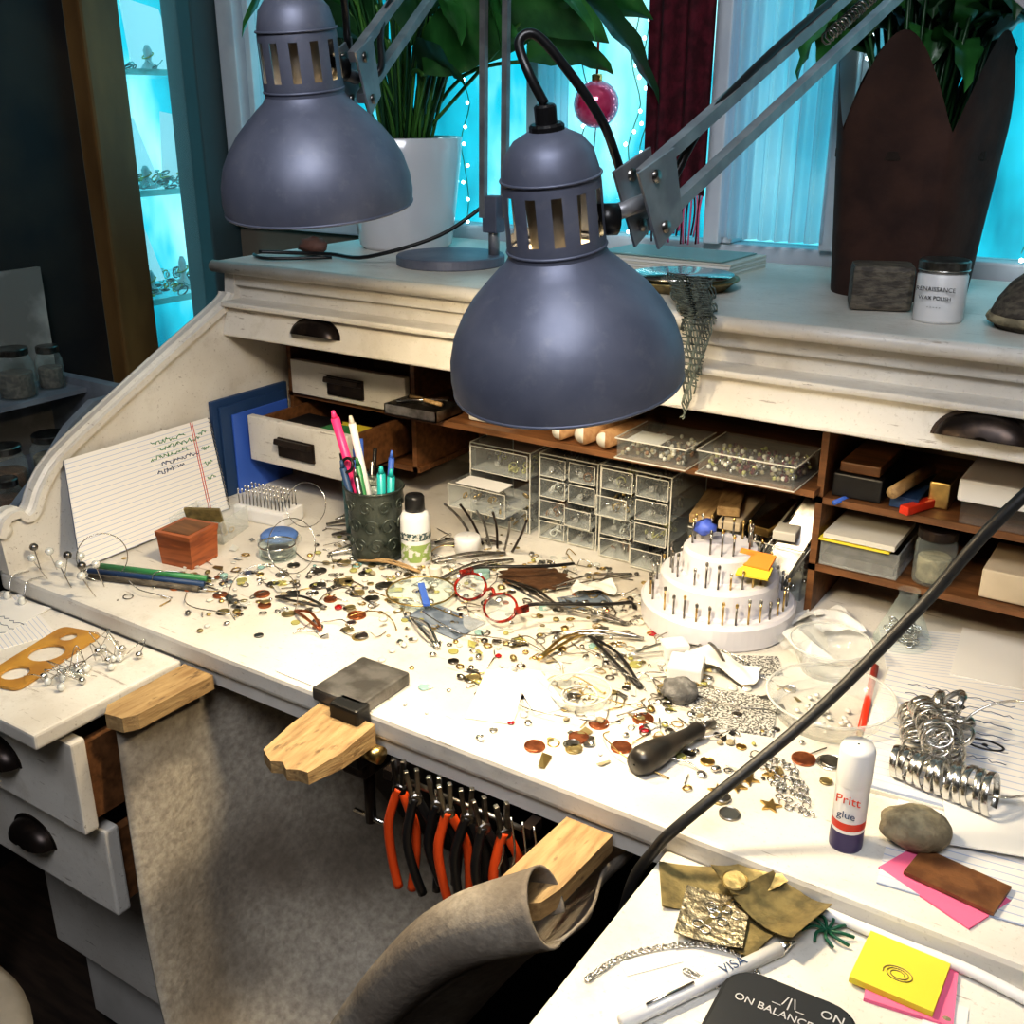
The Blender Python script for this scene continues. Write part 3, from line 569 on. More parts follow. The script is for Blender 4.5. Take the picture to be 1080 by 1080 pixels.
b.box(-.020,.020,-.012,.012,.0,.003,mat('orange_paper',(.75,.25,.04),.6),M@T(.045,-.012,.088)@RX(.4));b.box(-.018,.018,-.010,.010,.0,.003,yellow,M@T(.05,-.026,.080)@RX(.3)@RZ(.1))
b.build()
# ------------------------------------------------------------------ spectacles
b=MB('reading_glasses')
redf=mat('red_tortoise_frame',(.30,.02,.010),.25,col2=(.06,.006,.004),nscale=120,coat=.5)
Mg=T(.572,.250,.806)@RZ(-.42);lensM=clearmat('lens_glass',(.75,.8,.85),.10,.02)
for sx in(-.034,.034):
    b.torus(.027,.0021,redf,Mg@T(sx,0,.012)@RX(.60),32,8,1.,.66);b.lathe([(.001,0),(.026,0)],lensM,Mg@T(sx,0,.012)@RX(.60)@Matrix.Diagonal((1,.66,1,1)),32)
b.tube([(-.008,.008,.016),(0,.010,.020),(.008,.008,.016)],.002,redf,Mg)
for sx,e in((-.062,(-.030,.150,.008)),(.062,(.095,.145,.006))):
    b.tube([(sx,.010,.018),(sx*1.0,.03,.020),(e[0]*1.02,.10,.016),e],.0021,black,Mg,n=5);b.box(-.0025,.0025,.0,.018,-.0035,.0035,redf,Mg@T(sx,.002,.018))
b.build()
# ------------------------------------------------------------------ larger bench items
b=MB('glass_dish');b.lathe([(.001,0),(.036,0),(.041,.006),(.042,.010),(.040,.010),(.035,.003),(.001,.002)],glass,T(.488,.235,.80),36);b.torus(.0415,.0012,gold,T(.488,.235,.810),36,5);b.build()
b=MB('leather_offcut');pl_=[]
for k in range(26):
    a=k*2*math.pi/26;r=.040*(1 if k%2 else .84);pl_.append((r*math.cos(a)*1.2,r*math.sin(a)*.9))
b.prism(pl_,0,.0015,mat('dark_leather',(.06,.03,.015),.5,col2=(.10,.05,.025),nscale=60,bump=.3),T(.578,.350,.806)@RZ(.2));b.build()
b=MB('business_card');b.box(-.042,.042,-.026,.026,0,.0008,mat('slate_card',(.10,.13,.18),.5,col2=(.2,.24,.3),nscale=60),T(.548,.200,.801)@RZ(-.1));b.box(-.03,.03,-.02,.02,0,.0008,mat('slate_card2',(.16,.20,.26),.5),T(.66,.335,.801)@RZ(.9));b.build()
b=MB('petri_dish');
b.lathe([(.001,0),(.031,0),(.032,.002),(.032,.010),(.0305,.010),(.030,.002),(.001,.002)],milky,T(.764,.140,.80),36);b.torus(.032,.001,cream,T(.764,.14,.81),36,5);b.torus(.018,.0012,cream,T(.764,.14,.803),30,5)
for k in range(30): b.sph(.0016,.0016,.0014,random.choice((pearl,gold,silver)),T(.764+U(-.02,.02),.14+U(-.02,.02),.8035),6)
b.build()
def crumple(x,y,w,h,m,a,z=.802,amp=.010,name='tissue_paper'):
    b=MB(name);ph=R()*9;b.sheet(lambda u,v:((u-.5)*w*(1+.12*math.sin(v*5+ph)),(v-.5)*h*(1+.12*math.cos(u*4+ph)),.001+amp*(.5+.5*math.sin(u*4+ph)*math.cos(v*3+ph))+amp*.10*math.sin(u*13+v*9)),16,16,m,T(x,y,z+.002)@RZ(a),smooth=False);b.build()
crumple(.735,.165,.06,.045,milky,.6,name='plastic_bag');crumple(.865,.27,.08,.04,paper,-.3,amp=.010);crumple(.905,.385,.05,.09,milky,.5,amp=.016,name='plastic_bag')
crumple(.885,.40,.03,.09,paper,-.5,amp=.012);crumple(.655,.365,.05,.04,paper,.5,amp=.008);crumple(.93,.43,.045,.06,paper,.7,amp=.014);crumple(.78,.245,.05,.035,milky,.2,amp=.008,name='plastic_bag');crumple(.60,.22,.06,.04,milky,1.,name='plastic_bag')
b=MB('folded_paper_packet')
for x,y,a,w_,h_ in((.700,.088,.35,.024,.038),(.730,.118,1.0,.018,.030),(.925,.36,.9,.018,.030)):
    M=T(x,y,.8008)@RZ(a);b.add([(-w_,-h_,.0),(w_,-h_,.0),(w_*.9,h_,.010),(-w_*.9,h_,.012),(0,-h_*.2,.016),(0,h_*.9,.018)],[(0,1,4),(0,4,5,3),(1,2,5,4),(2,3,5)],paper,M);b.add([(-w_,-h_,.0),(w_,-h_,.0),(w_,h_,.0),(-w_,h_,.0)],[(0,1,2,3)],paper,M)
b.build()
b=MB('handled_graver');M=T(.872,.050,.812)@RZ(-.28)
b.lathe([(.001,0),(.010,.001),(.0135,.010),(.0135,.025),(.0105,.045),(.0075,.065),(.007,.078),(.0085,.085),(.006,.091),(.001,.092)],mat('black_handle',(.015,.014,.013),.35,col2=(.03,.026,.022),nscale=40),M@RX(-math.pi/2),24)
b.rod((0,.092,0),(.0,.110,-.002),.004,dsilver,M=M);b.build()
b=MB('copper_coins')
for x,y,r in((.801,.075,.010),(.805,.107,.010),(.837,.138,.0105),(.842,.083,.010),(.774,.040,.010),(.990,.158,.011),(.32,.135,.010),(.455,.155,.011),(.40,.17,.008),(.28,.105,.009),(.345,.115,.008)):
    b.cyl(r,0,.0018,copper,T(x,y,.8005)@RX(U(-.04,.04)),28);b.torus(r*.93,.0005,copper,T(x,y,.8022),28,4)
b.build()
b=MB('metal_blank_discs')
dl=[(1.012,.165,.012),(.875,.115,.008),(.70,.075,.007),(.965,.045,.009),(.30,.19,.009),(.36,.19,.010),(.38,.215,.012),(.415,.20,.009),(.33,.225,.010),(.43,.235,.012),(.31,.165,.008),(.35,.155,.009),(.29,.22,.008),(.40,.135,.007),(.44,.20,.009),(.47,.12,.007),(.34,.26,.009),(.385,.25,.008),(.26,.17,.008),(.24,.14,.007)]
for i in range(26): dl.append((U(.28,.95),U(.03,.30),U(.004,.009)))
for x,y,r in dl:
    m=random.choice((oldbrass,dsilver,dsilver,dsilver,silver,silver));b.cyl(r,0,.0014,m,T(x,y,.8005)@RX(U(-.05,.05)),24)
    if R()<.5: b.cyl(r*.9,.0014,.0028,random.choice((oldbrass,dsilver)),T(x+.002,y+.001,.8005),24)
b.build()
b=MB('pumice_stone');b.sph(.019,.016,.012,gstone,T(.850,.192,.811),18,.12);b.build()
b=MB('brass_starfish')
for x,y,a in((.960,.100,.2),(.945,.070,.9),(.990,.075,.5),(.955,.085,1.4),(.975,.120,.1)):
    p_=[]
    for k in range(10): r=.010 if k%2==0 else .0042;p_.append((r*math.cos(k*math.pi/5+a),r*math.sin(k*math.pi/5+a)))
    b.prism(p_,0,.0018,gold,T(x,y,.8005))
b.build()
b=MB('silver_chain')
for (x0,y0) in((1.0,.12),(.985,.14)):
    for k in range(26): t=k*.5;b.torus(.0032,.0008,silver,T(x0+.02*math.cos(t)*(.4+.03*k),y0-.02+.02*math.sin(t*.9),.8015)@RX((k%2)*1.2)@RZ(t),9,4)
b.build()
b=MB('plastic_bowl');M=T(.955,.335,.80);b.lathe([(.001,0),(.028,0),(.040,.030),(.043,.034),(.041,.034),(.027,.003)],milky,M,36);b.torus(.042,.0014,edge,M@T(0,0,.034),36,5);M=T(.985,.245,.80);b.lathe([(.001,0),(.050,0),(.058,.020),(.062,.024),(.060,.024),(.048,.003)],milky,M,36);b.torus(.061,.0014,edge,M@T(0,0,.024),36,5)
for k in range(22): b.sph(.003,.003,.002,random.choice((pearl,pearl,cream,silver)),T(.985+U(-.03,.03),.245+U(-.03,.03),.804),8)
b.build()
b=MB('bead_card');dots=mat('speckled_beads',(.60,.60,.56),.3,col2=(.05,.05,.05),nscale=420,lo=.45,hi=.55);b.box(-.040,.040,-.035,.035,0,.0025,dots,T(.905,.20,.8)@RZ(.3));b.box(-.025,.025,-.02,.02,0,.002,dots,T(.89,.30,.8)@RZ(.5));b.box(-.018,.018,-.018,.018,0,.018,whitep,T(.835,.240,.8)@RZ(.3),bev=.003);b.box(-.014,.014,-.012,.012,0,.016,whitep,T(.805,.275,.8)@RZ(.8),bev=.003);b.build()
b=MB('red_pencil');b.rod((.998,.36,.8045),(1.022,.225,.8045),.004,red,k=6);b.rod((1.022,.225,.8045),(1.0245,.212,.8045),.0038,lightwood,k=6,r2=.0005);b.build()
b=MB('spiral_notebook');M=T(1.105,.262,.80)@RZ(.10)
b.box(-.085,.085,-.115,.115,.0,.004,cream,M);b.box(-.083,.083,-.113,.113,.004,.0065,linedp,M)
for k in range(26): b.torus(.006,.0011,dsilver,M@T(.086,-.108+.0086*k,.004)@RX(math.pi/2),10,4)
for k in range(6): b.tube([(-.06+.004*i,.085-.022*k+U(-.003,.003),.0068) for i in range(26)],.0004,navy,M,k=4,raw=True)
for (cx_,cy_) in((-.02,.06),(.02,.0)):
    b.tube([(cx_+.016*math.cos(t*.42),cy_+.008*math.sin(t*.42),.0068) for t in range(16)],.0012,black,M,k=4,raw=True);b.sph(.003,.003,.0008,black,M@T(cx_,cy_,.0068),8)
b.build()
b=MB('cyan_ruler');b.box(-.006,.006,-.001,.001,0,.12,cyanp,T(1.158,.325,.807)@RX(-.15));b.build()
b=MB('loose_papers');b.box(-.10,.10,-.07,.07,0,.0012,linedp,T(1.09,.435,.8)@RZ(.35));b.box(-.08,.08,-.06,.06,.0014,.0024,paper,T(1.14,.46,.8)@RZ(.1));b.box(-.07,.07,-.10,.10,0,.0012,linedp,T(1.15,.135,.8005)@RZ(.12));b.box(-.035,.035,-.045,.045,.0068,.0078,paper,T(1.150,.15,.8005)@RZ(.3));b.build()
b=MB('glue_stick');M=T(1.058,.062,.80);b.lathe([(.001,0),(.0128,0),(.0132,.002),(.0132,.018)],mat('glue_navy',(.03,.02,.10),.4),M,28);b.lathe([(.0132,.018),(.0132,.062)],whitep,M,28);b.lathe([(.0133,.021),(.0133,.028)],red,M,28);b.lathe([(.0135,.060),(.0138,.062),(.0138,.090),(.012,.094),(.001,.0945)],whitep,M,28);go=b.build()
text('label','Pritt',M@RZ(.05)@T(0,-.0136,.050)@RX(math.pi/2),.011,red,go);text('label_2','glue',M@RZ(.05)@T(0,-.0136,.036)@RX(math.pi/2),.009,navy,go)
random.seed(41)
b=MB('ring_sizer_set')
def band(M,r,wd_=.0062,th_=.0016):
    b.lathe([(r-th_,-wd_/2),(r-.0004,-wd_/2),(r,-wd_/2+.0008),(r,wd_/2-.0008),(r-.0004,wd_/2),(r-th_,wd_/2),(r-th_,-wd_/2)],silver,M,30)
def ringrow(p0,p1,n_,r0,r1,bow=0,jit=.25):
    p0,p1=Vector(p0),Vector(p1);t=(p1-p0).normalized();q=t.to_track_quat('Z','Y').to_matrix().to_4x4()
    for k in range(n_):
        u=k/(n_-1);c=p0.lerp(p1,u)+Vector((U(-.001,.001),U(-.001,.001),bow*math.sin(u*math.pi)));band(T(*c)@q@RX(U(-jit,jit))@RY(U(-jit,jit)),r0+(r1-r0)*u,.0055)
ringrow((1.068,.172,.820),(1.146,.160,.824),11,.0145,.019,0,.16)
ringrow((1.058,.262,.818),(1.078,.200,.820),8,.0125,.0145,.004)
ringrow((1.082,.275,.820),(1.104,.205,.822),8,.0125,.0150,.006)
ringrow((1.068,.245,.838),(1.094,.190,.840),6,.0125,.0145,.004)
for k in range(8): band(T(1.085+U(-.02,.035),.235+U(-.04,.035),.834+U(-.005,.012))@RX(R()*3)@RY(R()*3),.0125,.005)
b.torus(.050,.0013,silver,T(1.150,.215,.840)@RX(.5)@RY(-.3),48,5);b.build()
b=MB('pebble');b.sph(.028,.021,.017,stone,T(1.104,.090,.817)@RZ(.2),24,.06);b.build()
b=MB('leather_swatch');b.box(-.034,.034,-.019,.019,0,.003,mat('rust_leather',(.20,.09,.035),.5,col2=(.12,.05,.02),nscale=60,bump=.3),T(1.144,.060,.803)@RZ(-.15));b.build()
b=MB('pink_sticky_note');b.box(-.038,.042,-.026,.026,0,.0015,pinkp,T(1.134,.055,.8003)@RZ(-.40));b.build()
# ------------------------------------------------------------------ right pull-out board items
z=.779
b=MB('brass_offcuts')
hs=mat('embossed_silver',(.42,.39,.30),.38,.85,col2=(.22,.19,.13),nscale=160,bump=.8,bscale=160)
def plate(x,y,w_,h_,a,mm,lift,cv,notch=0.):
    M=T(x,y,z+lift)@RZ(a)
    b.sheet(lambda u,v:((u-.5)*2*w_*(1-notch*v),(v-.5)*2*h_,.0012+cv*((u-.5)**2)*4),8,2,mm,M,smooth=False)
    b.sheet(lambda u,v:((u-.5)*2*w_*(1-notch*v),(v-.5)*2*h_,.0004+cv*((u-.5)**2)*4),8,2,mm,M,smooth=False)
plate(.975,-.028,.034,.026,.5,oldbrass,0,.003);plate(1.02,-.050,.022,.030,-.2,oldbrass,.003,.004);plate(.997,-.060,.025,.027,.25,hs,.006,.002)
plate(1.038,-.026,.030,.026,-.35,oldbrass,.009,.009,.15);plate(1.005,-.012,.024,.018,.9,oldbrass,.012,.006)
for k in range(9):
    a_=R()*6.28;xx,yy=U(-.016,.016),U(-.018,.018);b.torus(.004,.0006,silver,T(.997,-.060,z+.0082)@RZ(.25)@T(xx,yy,0),12,4)
b.cyl(.010,0,.0014,oldbrass,T(1.000,-.028,z+.020)@RX(.2),28);b.build()
b=MB('sticky_note_pad');b.box(-.029,.029,-.029,.029,0,.003,pinkp,T(1.138,-.038,z)@RZ(.15));b.box(-.0285,.0285,-.0285,.0285,.003,.008,yellow,T(1.129,-.034,z)@RZ(.0));
M=T(1.129,-.034,z+.0084);b.tube([(.010*math.cos(t*.7)*(.4+.03*t),-.008+.007*math.sin(t*.7)*(.4+.03*t),0) for t in range(24)],.0004,oldbrass,M,k=4,n=3);b.build()
b=MB('white_pen');a=Vector((.985,-.185,z+.006));e=Vector((1.050,-.062,z+.006));b.rod(a,e,.0052,whitep,k=14);dv=(e-a).normalized();b.rod(e,e+dv*.014,.005,silver,k=12,r2=.001);b.rod(a+dv*.02+Vector((0,0,.006)),a+dv*.06+Vector((0,0,.006)),.0012,silver,k=6);po=b.build()
an=math.atan2(dv.y,dv.x);text('label','VISA',T(*(a+dv*.095+Vector((0,0,.0056))))@RZ(an),.011,navy,po)
b=MB('pocket_scale');M=T(1.078,-.158,z)@RZ(.05)
def srr(w_,h_,r,n_=6):
    o=[]
    for cx_,cy_,a0 in((w_-r,h_-r,0),(-w_+r,h_-r,90),(-w_+r,-h_+r,180),(w_-r,-h_+r,270)):
        for k in range(n_+1): t=math.radians(a0+90*k/n_);o.append((cx_+r*math.cos(t),cy_+r*math.sin(t)))
    return o
b.prism(srr(.046,.060,.022),0,.012,black,M);b.prism(srr(.043,.057,.020),.012,.015,mat('scale_lid',(.03,.03,.032),.3),M);so=b.build()
tm=mat('print_grey',(.5,.5,.5),.5)
text('label','ON BALANCE',M@T(-.008,.030,.0153),.0085,tm,so);text('label_2','ON',M@T(.028,.044,.0153),.010,tm,so)
text('label_3','_/|\\_',M@T(.0,.042,.0153),.012,tm,so)
b=MB('curb_chain');pts=catmull([(.945,-.16,z),(.955,-.13,z),(.975,-.105,z),(1.0,-.085,z),(1.03,-.08,z),(1.05,-.10,z),(1.03,-.115,z),(1.0,-.115,z)],16)
for i,q in enumerate(pts): b.torus(.0022,.0007,silver,T(q.x,q.y,z+.0018)@RZ(i)@RX((i%2)*1.2),8,4)
b.build()
b=MB('paper_label');b.box(-.022,.022,-.007,.007,0,.0008,paper,T(.975,-.120,z)@RZ(.9));b.box(-.014,.014,-.018,.018,0,.001,paper,T(1.165,-.058,z)@RZ(.15));b.sph(.004,.003,.0015,stone,T(1.166,-.058,z+.002),8);b.build()
b=MB('plastic_sprig')
for k in range(9): a=k*.7;b.tube([(1.072,-.022,z+.003),(1.072+.010*math.cos(a),-.022+.010*math.sin(a),z+.006),(1.072+.020*math.cos(a+.3),-.022+.016*math.sin(a+.3),z+.003)],.0013,mat('dark_green_pl',(.01,.10,.05),.4),k=5)
b.build()
b=MB('white_tubing');b.tube([(1.06,-.006,z+.005),(1.12,-.007,z+.005),(1.17,-.008,z+.006),(1.23,-.016,z+.005),(1.30,-.02,z+.005)],.0045,whitep);b.build()
# ------------------------------------------------------------------ left pull-out board items
z=.775
b=MB('ochre_template')
def plate_with_holes(o,outer,holes,z0,z1,m,M):
    from mathutils.geometry import tessellate_polygon
    polys=[[Vector((x,y,0)) for x,y in outer]]+[[Vector((x,y,0)) for x,y in h] for h in holes]
    flat=[p for pl in polys for p in pl];tr=tessellate_polygon(polys);n=len(flat)
    vs=[(p.x,p.y,z1) for p in flat]+[(p.x,p.y,z0) for p in flat];fs=[tuple(t) for t in tr]+[tuple(i+n for i in t) for t in tr]
    b0=0
    for pl in polys:
        L=len(pl)
        for i in range(L): fs.append((b0+i,b0+(i+1)%L,b0+(i+1)%L+n,b0+i+n))
        b0+=L
    o.add(vs,fs,m,M)
circ=lambda cx_,cy_,r:[(cx_+r*math.cos(k*math.pi/10),cy_+r*math.sin(k*math.pi/10)) for k in range(20)]
plate_with_holes(b,srr(.068,.029,.010),[circ(-.040,0,.015),circ(.008,0,.020),circ(.048,.004,.010)],0,.003,ochre,T(.195,-.085,z+.001)@RZ(1.82));b.build()
b=MB('sketch_papers');b.box(-.07,.07,-.06,.06,0,.001,linedp,T(.07,-.075,z)@RZ(-.3));b.box(-.05,.05,-.04,.04,.0012,.002,paper,T(.05,-.05,z)@RZ(.2))
for k in range(4): b.tube([(.03+.005*i,-.05-.012*k+U(-.003,.003),z+.0022) for i in range(16)],.0004,navy,k=4,raw=True)
b.build()
b=MB('wire_earrings')
for k in range(20):
    x,y=U(.235,.30),U(-.12,-.02);b.tube([(x,y,z+.004),(x+U(-.02,.02),y+U(-.02,.02),z+U(.01,.03)),(x+U(-.03,.03),y+U(-.02,.03),z+.004)],.0006,silver,k=4);b.sph(.0045,.0045,.0045,random.choice((pearl,silver,pearl)),T(x,y,z+.005),8)
b.build()
b=MB('pearl_earrings')
for k in range(9):
    x,y=.030+.016*k,.03+.014*math.sin(k*2.1);lx,ly=U(-.012,.012),U(-.012,.012);b.tube([(x,y,.8015),(x+lx*.5,y+ly*.5,.815),(x+lx,y+ly,.830)],.0007,silver,k=4);b.sph(.0055,.0055,.005,pearl if k%3 else dsilver,T(x+lx,y+ly,.832),12)
for (x,y) in((-.008,-.002),(.02,-.004),(.05,-.003)): b.tube([(x,.02,.8015),(x,y,.802),(x+.006,y-.010,.785),(x+.002,y-.012,.778)],.0007,silver,k=4);b.sph(.005,.005,.006,pearl,T(x+.002,y-.012,.7815),10)
b.tube([(-.01,.02,.803),(.0,-.04,.80),(.02,-.07,.785),(.06,-.09,.78)],.0007,silver,k=4)
b.build()
# ------------------------------------------------------------------ bench pin, vice, armrests
blk=mat('black_steel',(.03,.03,.03),.4,.6)
b=MB('bench_vice_plate');b.box(.542,.606,-.012,.066,.8005,.815,cast,bev=.003);b.box(.576,.612,-.024,-.003,.748,.815,blk,bev=.003);b.box(.576,.607,-.012,.03,.728,.750,bronze,bev=.003);b.rod((.592,.01,.66),(.592,.01,.735),.006,bronze,k=10);b.rod((.57,.01,.665),(.615,.01,.665),.003,silver);b.rod((.612,-.014,.768),(.632,-.014,.768),.009,gold,k=12);b.build()
b=MB('bench_pin')
random.seed(5)
top=[(.552,-.012),(.624,-.012),(.625,-.06),(.617,-.098)];chips=[(.617-.0105*i,-.104+(.004 if i%2 else -.002)+U(-.003,.003)) for i in range(1,6)];left=[(.556,-.094),(.551,-.05)]
poly=top+chips+left
def zt(y): return .801+.09*y
nv=len(poly);b.add([(x,y,zt(y)) for x,y in poly]+[(x,y,.776-.03*y) for x,y in poly],[list(range(nv))[::-1],list(range(nv,2*nv))]+[(i,nv+i,nv+(i+1)%nv,(i+1)%nv) for i in range(nv)],lightwood);b.build()
b=MB('wooden_armrest');b.prism([(.336,-.002),(.382,-.002),(.380,-.100),(.372,-.114),(.350,-.118),(.338,-.106)],.756,.7735,lightwood);b.build()
b=MB('wooden_armrest');b.prism([(.834,-.002),(.880,-.002),(.877,-.085),(.872,-.106),(.858,-.118),(.840,-.117),(.829,-.105)],.756,.7735,lightwood);b.rod((.852,-.10,.7735),(.852,-.10,.7745),.003,dsilver);b.build()
b=MB('paper_strip');b.box(-.035,.035,-.004,.004,0,.001,paper,T(.505,.012,.8005)@RZ(-.02));b.build()
# ------------------------------------------------------------------ leather skin (catch apron)
leather=mat('suede_leather',(.46,.42,.35),.9,col2=(.20,.17,.135),nscale=5,lo=.42,hi=.66,bump=.3,bscale=150)
overlay(leather,(1,1,1),110,.35,.7,(.12,.10,.08),6,.6,.55)
overlay(leather,(1,1,1),3.2,.52,.62,(.07,.055,.045),4,.5,.8)
rim=catmull([(.350,-.108,.752),(.362,-.120,.62),(.385,-.135,.48),(.43,-.15,.38),(.53,-.16,.34),(.63,-.16,.42),(.70,-.15,.53),(.77,-.14,.64),(.83,-.13,.710),(.895,-.11,.748)],8)
back=catmull([(.37,.10,.735),(.38,.14,.68),(.41,.18,.58),(.47,.20,.50),(.55,.21,.47),(.63,.20,.50),(.70,.18,.57),(.76,.15,.64),(.82,.12,.70),(.87,.08,.735)],8)
def lf(u,v):
    i=u*(len(rim)-1);a=int(min(i,len(rim)-2));f=i-a;r_=rim[a].lerp(rim[a+1],f);k_=back[a].lerp(back[a+1],f)
    p=r_.lerp(k_,v);p.z-=.10*math.sin(math.pi*v)*math.sin(math.pi*u)**.5;p+=Vector((.006*math.sin(9*v+6*u),0,.006*math.sin(13*u+5*v)));return p
b=MB('leather_apron');b.sheet(lf,72,30,leather)
def lip(u,v):
    i=(.50+.50*u)*(len(rim)-1);a=int(min(i,len(rim)-2));c=rim[a].lerp(rim[a+1],i-a);t=(rim[min(a+1,len(rim)-1)]-rim[a]).normalized()
    n1=Vector((0,-1,0));n1=(n1-t*n1.dot(t)).normalized();n2=t.cross(n1);an=v*5.4;r=.010+.022*u**.6
    return c+n2*(-r*math.cos(an)+r)*-1+n1*r*math.sin(an)
b.sheet(lip,36,22,leather);lo=b.build();sm=lo.modifiers.new('thick','SOLIDIFY');sm.thickness=.0025
b=MB('pliers_rack');b.rod((.64,-.012,.750),(.80,-.012,.750),.003,dsilver);b.box(.635,.645,-.016,.004,.745,.756,bronze);b.box(.795,.805,-.016,.004,.745,.756,bronze);b.build()
random.seed(31)
for k,(x,mm,L_) in enumerate(((.662,orange,.105),(.684,black,.10),(.707,black,.085),(.722,orange,.115),(.742,black,.11),(.762,black,.10),(.782,orange,.095))):
    b=MB('pliers');M=T(x,-.024-.004*(k%2),.750)@RZ(U(.3,1.0))@RX(U(-.05,.05))@RY(U(-.12,.12))
    b.box(-.005,-.0005,-.003,.003,.0,.030,dsilver,M@RY(-.08),bev=.001);b.box(.0005,.005,-.003,.003,.0,.030,dsilver,M@RY(.08),bev=.001);b.cyl(.007,-.004,.004,dsilver,M@T(0,0,-.002)@RX(math.pi/2),14)
    for sg_ in(-1,1): b.tube([(0,sg_*.001,0),(sg_*.006,0,-.015),(sg_*.014,0,-.045),(sg_*.012,0,-L_*.8),(sg_*.007,0,-L_-.01)],.0048,mm,M,k=8,n=4)
    b.build()
b=MB('hanging_wire_tools')
for k in range(4): x=.775+.012*k;b.tube([(x,-.02,.765),(x+.01,-.03,.73),(x-.005,-.035,.69)],.0012,silver,k=5)
b.build()
b=MB('flexible_shaft');b.tube([(1.50,.30,1.75),(1.36,.27,1.45),(1.24,.19,1.22),(1.135,.121,1.098),(1.081,.099,1.004),(1.022,.055,.912),(.951,-.018,.828),(.930,-.022,.795),(.908,-.020,.745),(.895,-.010,.66),(.90,.02,.55)],.0048,rubber,k=12,n=10);b.build()
b=MB('round_stool');b.lathe([(.001,.46),(.17,.46),(.185,.475),(.188,.495),(.175,.512),(.10,.522),(.001,.525)],mat('grey_vinyl',(.22,.21,.19),.6,col2=(.14,.13,.12),nscale=12),T(.275,-.425,0),48);b.rod((.275,-.425,.05),(.275,-.425,.46),.025,dsilver,k=16)
for k in range(5): a=k*1.257;b.rod((.275,-.425,.07),(.275+.25*math.cos(a),-.425+.25*math.sin(a),.03),.014,black)
b.build()
# ------------------------------------------------------------------ scatter
random.seed(77)
def spot():
    c=random.choice(((.66,.17,.10,.07),(.66,.17,.10,.07),(.55,.27,.09,.06),(.78,.15,.08,.06),(.36,.18,.09,.05),(.82,.25,.06,.04),(.45,.30,.05,.05),(.60,.40,.06,.03),(.70,.33,.05,.04),(.90,.15,.06,.04),(.25,.12,.08,.04),(.34,.30,.05,.04)))
    x=random.gauss(c[0],c[2]);y=random.gauss(c[1],c[3])
    while not(.03<x<1.04 and .012<y<.46): x=random.gauss(c[0],c[2]);y=random.gauss(c[1],c[3])
    return x,y
b=MB('jewellery_findings');ms=(gold,silver,silver,silver,silver,dsilver,dsilver,pearl,pearl,pearl,pearl,cream,olive,oldbrass,stone)
for i in range(980):
    x,y=spot();m=random.choice(ms)
    if R()<.03: m=random.choice((garnet,aqua,copper,aqua))
    k=R();M=T(x,y,.8008)@RZ(R()*6.28)
    if k<.28: r=U(.0015,.0055);b.lathe([(.0001,0),(r*.9,.0003),(r,r*.4),(r*.6,r*.75),(.0001,r*.75)],m,M,8,smooth=False)
    elif k<.46: b.torus(U(.002,.006),U(.0005,.0011),random.choice((silver,gold,dsilver)),M@T(0,0,.001)@RX(U(-.3,.3)),12,4)
    elif k<.60: l=U(.004,.014);b.rod((-l,0,.001),(l,U(-.004,.004),.0015),.0007,random.choice((silver,gold,dsilver)),k=5,M=M)
    elif k<.78: r=U(.003,.007);b.cyl(r,0,.001,m,M@RX(U(-.05,.05)),14)
    elif k<.90:
        w_,h_=U(.003,.011),U(.002,.006);b.add([(-w_,-h_,0),(w_,-h_*U(.3,1),.0005),(w_*U(.5,1),h_,U(0,.005)),(-w_,h_*U(.3,1),.001)],[(0,1,2,3)],m,M@T(0,0,.0006))
    else: r=U(.003,.006);b.sph(r,r*.7,r*.45,m,M@T(0,0,r*.45),8)
b.build()
b=MB('silver_wire')
for i in range(52):
    x,y=spot();a=R()*6.28;l=U(.02,.06);pts=[]
    for k in range(5): pts.append((x+l*math.cos(a),y+l*math.sin(a)*.6,.802+(.012*math.sin(k*.8)*R())));a+=U(.3,.9)
    pts=[(min(max(p[0],.02),1.1),min(max(p[1],.01),.45),p[2]) for p in pts]
    b.tube(pts,.0007,random.choice((silver,gold,silver,dsilver)),k=4,n=5)
for x,y,r,zz in((.31,.20,.035,.84),(.26,.28,.03,.86),(.36,.10,.04,.82),(.12,.06,.03,.83)): b.torus(r,.0006,silver,T(x,y,zz)@RX(1.2)@RY(R()),40,4)
b.build()
b=MB('hand_tools')
for (x,y,a,l,mm) in((.47,.36,.9,.10,dsilver),(.50,.33,1.2,.12,silver),(.44,.40,.6,.09,dsilver),(.60,.31,-.3,.11,dsilver),(.72,.26,.5,.10,silver),(.40,.28,.2,.09,lightwood),(.55,.16,-.5,.08,silver),(.70,.22,1.4,.09,gold),(.80,.27,.8,.09,silver),(.33,.30,1.0,.08,silver),(.76,.22,-.6,.12,black),(.30,.33,.3,.07,dsilver),(.64,.38,1.0,.12,silver),(.27,.37,.6,.09,dsilver),(.25,.40,1.1,.08,silver),(.38,.14,.2,.07,dsilver),(.42,.11,-.3,.06,copper),(.68,.30,.1,.10,dsilver),(.84,.29,-.7,.09,dsilver)):
    M=T(x,y,.803)@RZ(a)
    for sg_ in(-1,1): b.tube([(-l/2,0,.002),(0,sg_*.005,.004+.006*R()),(l/2,sg_*.0008,.001)],.0018,mm,M,k=6,n=4)
b.build()
b=MB('dark_fork_tools')
for k in range(6): b.tube([(.445+.012*k,.41,.803),(.43+.02*k,.395,.84),(.42+.026*k,.375,.865+.004*(k%2))],.0018,bronze if k%2 else dsilver,k=5)
b.build()
b=MB('plastic_tubes')
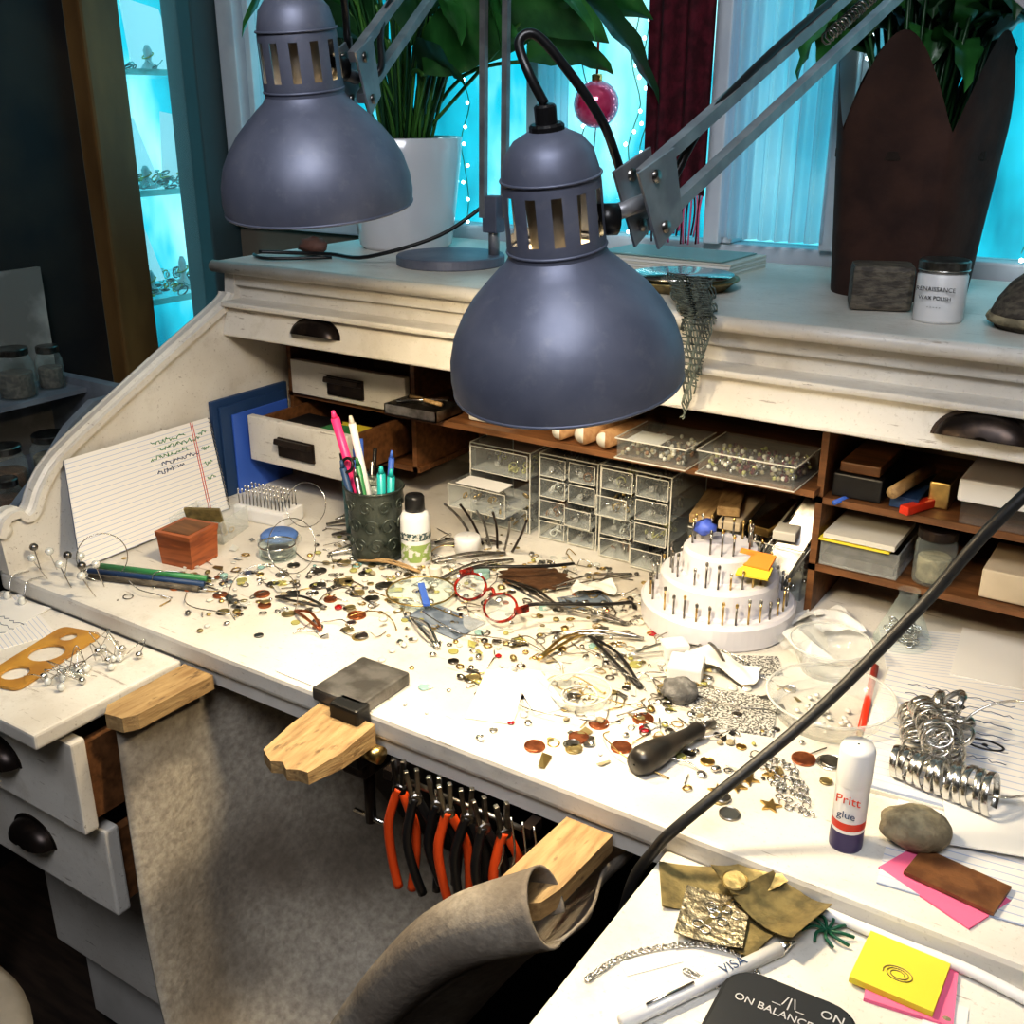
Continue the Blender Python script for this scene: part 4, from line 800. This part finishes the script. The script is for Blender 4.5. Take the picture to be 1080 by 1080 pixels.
b.rod((.69,.135,.806),(.745,.155,.806),.006,milky,k=14);b.cyl(.008,0,.012,cream,T(.46,.30,.80));b.cyl(.011,0,.010,aqua,T(.515,.325,.80));b.box(-.03,.03,-.004,.004,0,.003,blue,T(.50,.225,.811)@RZ(-.8));b.build()
# ------------------------------------------------------------------ lights & world
wd=bpy.data.worlds.new('world');scn.world=wd;wd.use_nodes=True;nt=wd.node_tree;N=nt.nodes;L=nt.links
bg=N['Background'];tc=N.new('ShaderNodeTexCoord');mp=N.new('ShaderNodeMapping');mp.inputs['Scale'].default_value=(9,9,3);nz=N.new('ShaderNodeTexNoise');nz.inputs['Scale'].default_value=1.6;nz.inputs['Detail'].default_value=4
cr=N.new('ShaderNodeValToRGB');e=cr.color_ramp.elements;e[0].position=.34;e[0].color=(.0,.14,.21,1);e[1].position=.68;e[1].color=(.42,.92,1,1);q=e.new(.5);q.color=(.01,.42,.56,1)
L.new(tc.outputs['Generated'],mp.inputs[0]);L.new(mp.outputs[0],nz.inputs['Vector']);L.new(nz.outputs['Fac'],cr.inputs[0]);L.new(cr.outputs[0],bg.inputs['Color']);bg.inputs['Strength'].default_value=1.8
def area(nm,loc,tgt,size,e_,col):
    l=bpy.data.lights.new(nm,'AREA');l.energy=e_;l.color=col;l.size=size;o=bpy.data.objects.new(nm,l);o.location=loc;o.rotation_euler=(Vector(tgt)-Vector(loc)).to_track_quat('-Z','Y').to_euler();scn.collection.objects.link(o)
area('ceiling_fill',(1.2,-1.0,2.5),(.6,.2,.8),.9,34,(.93,.94,1.))  # added soft fill for the room; no lamp fixture is modelled here
# ------------------------------------------------------------------ camera
cam=bpy.data.cameras.new('camera');co=bpy.data.objects.new('camera',cam);scn.collection.objects.link(co)
cam.sensor_width=36;cam.lens=1120/1080*36;cam.clip_start=.02
th=math.atan(430/1120);yw=math.radians(33.4)
fw=Vector((-math.sin(yw)*math.cos(th),math.cos(yw)*math.cos(th),-math.sin(th)))
co.location=(1.222,-.678,1.36);co.rotation_euler=fw.to_track_quat('-Z','Y').to_euler();scn.camera=co
try:
    scn.view_settings.view_transform='Standard'
    scn.view_settings.look='Medium High Contrast'
except Exception: pass
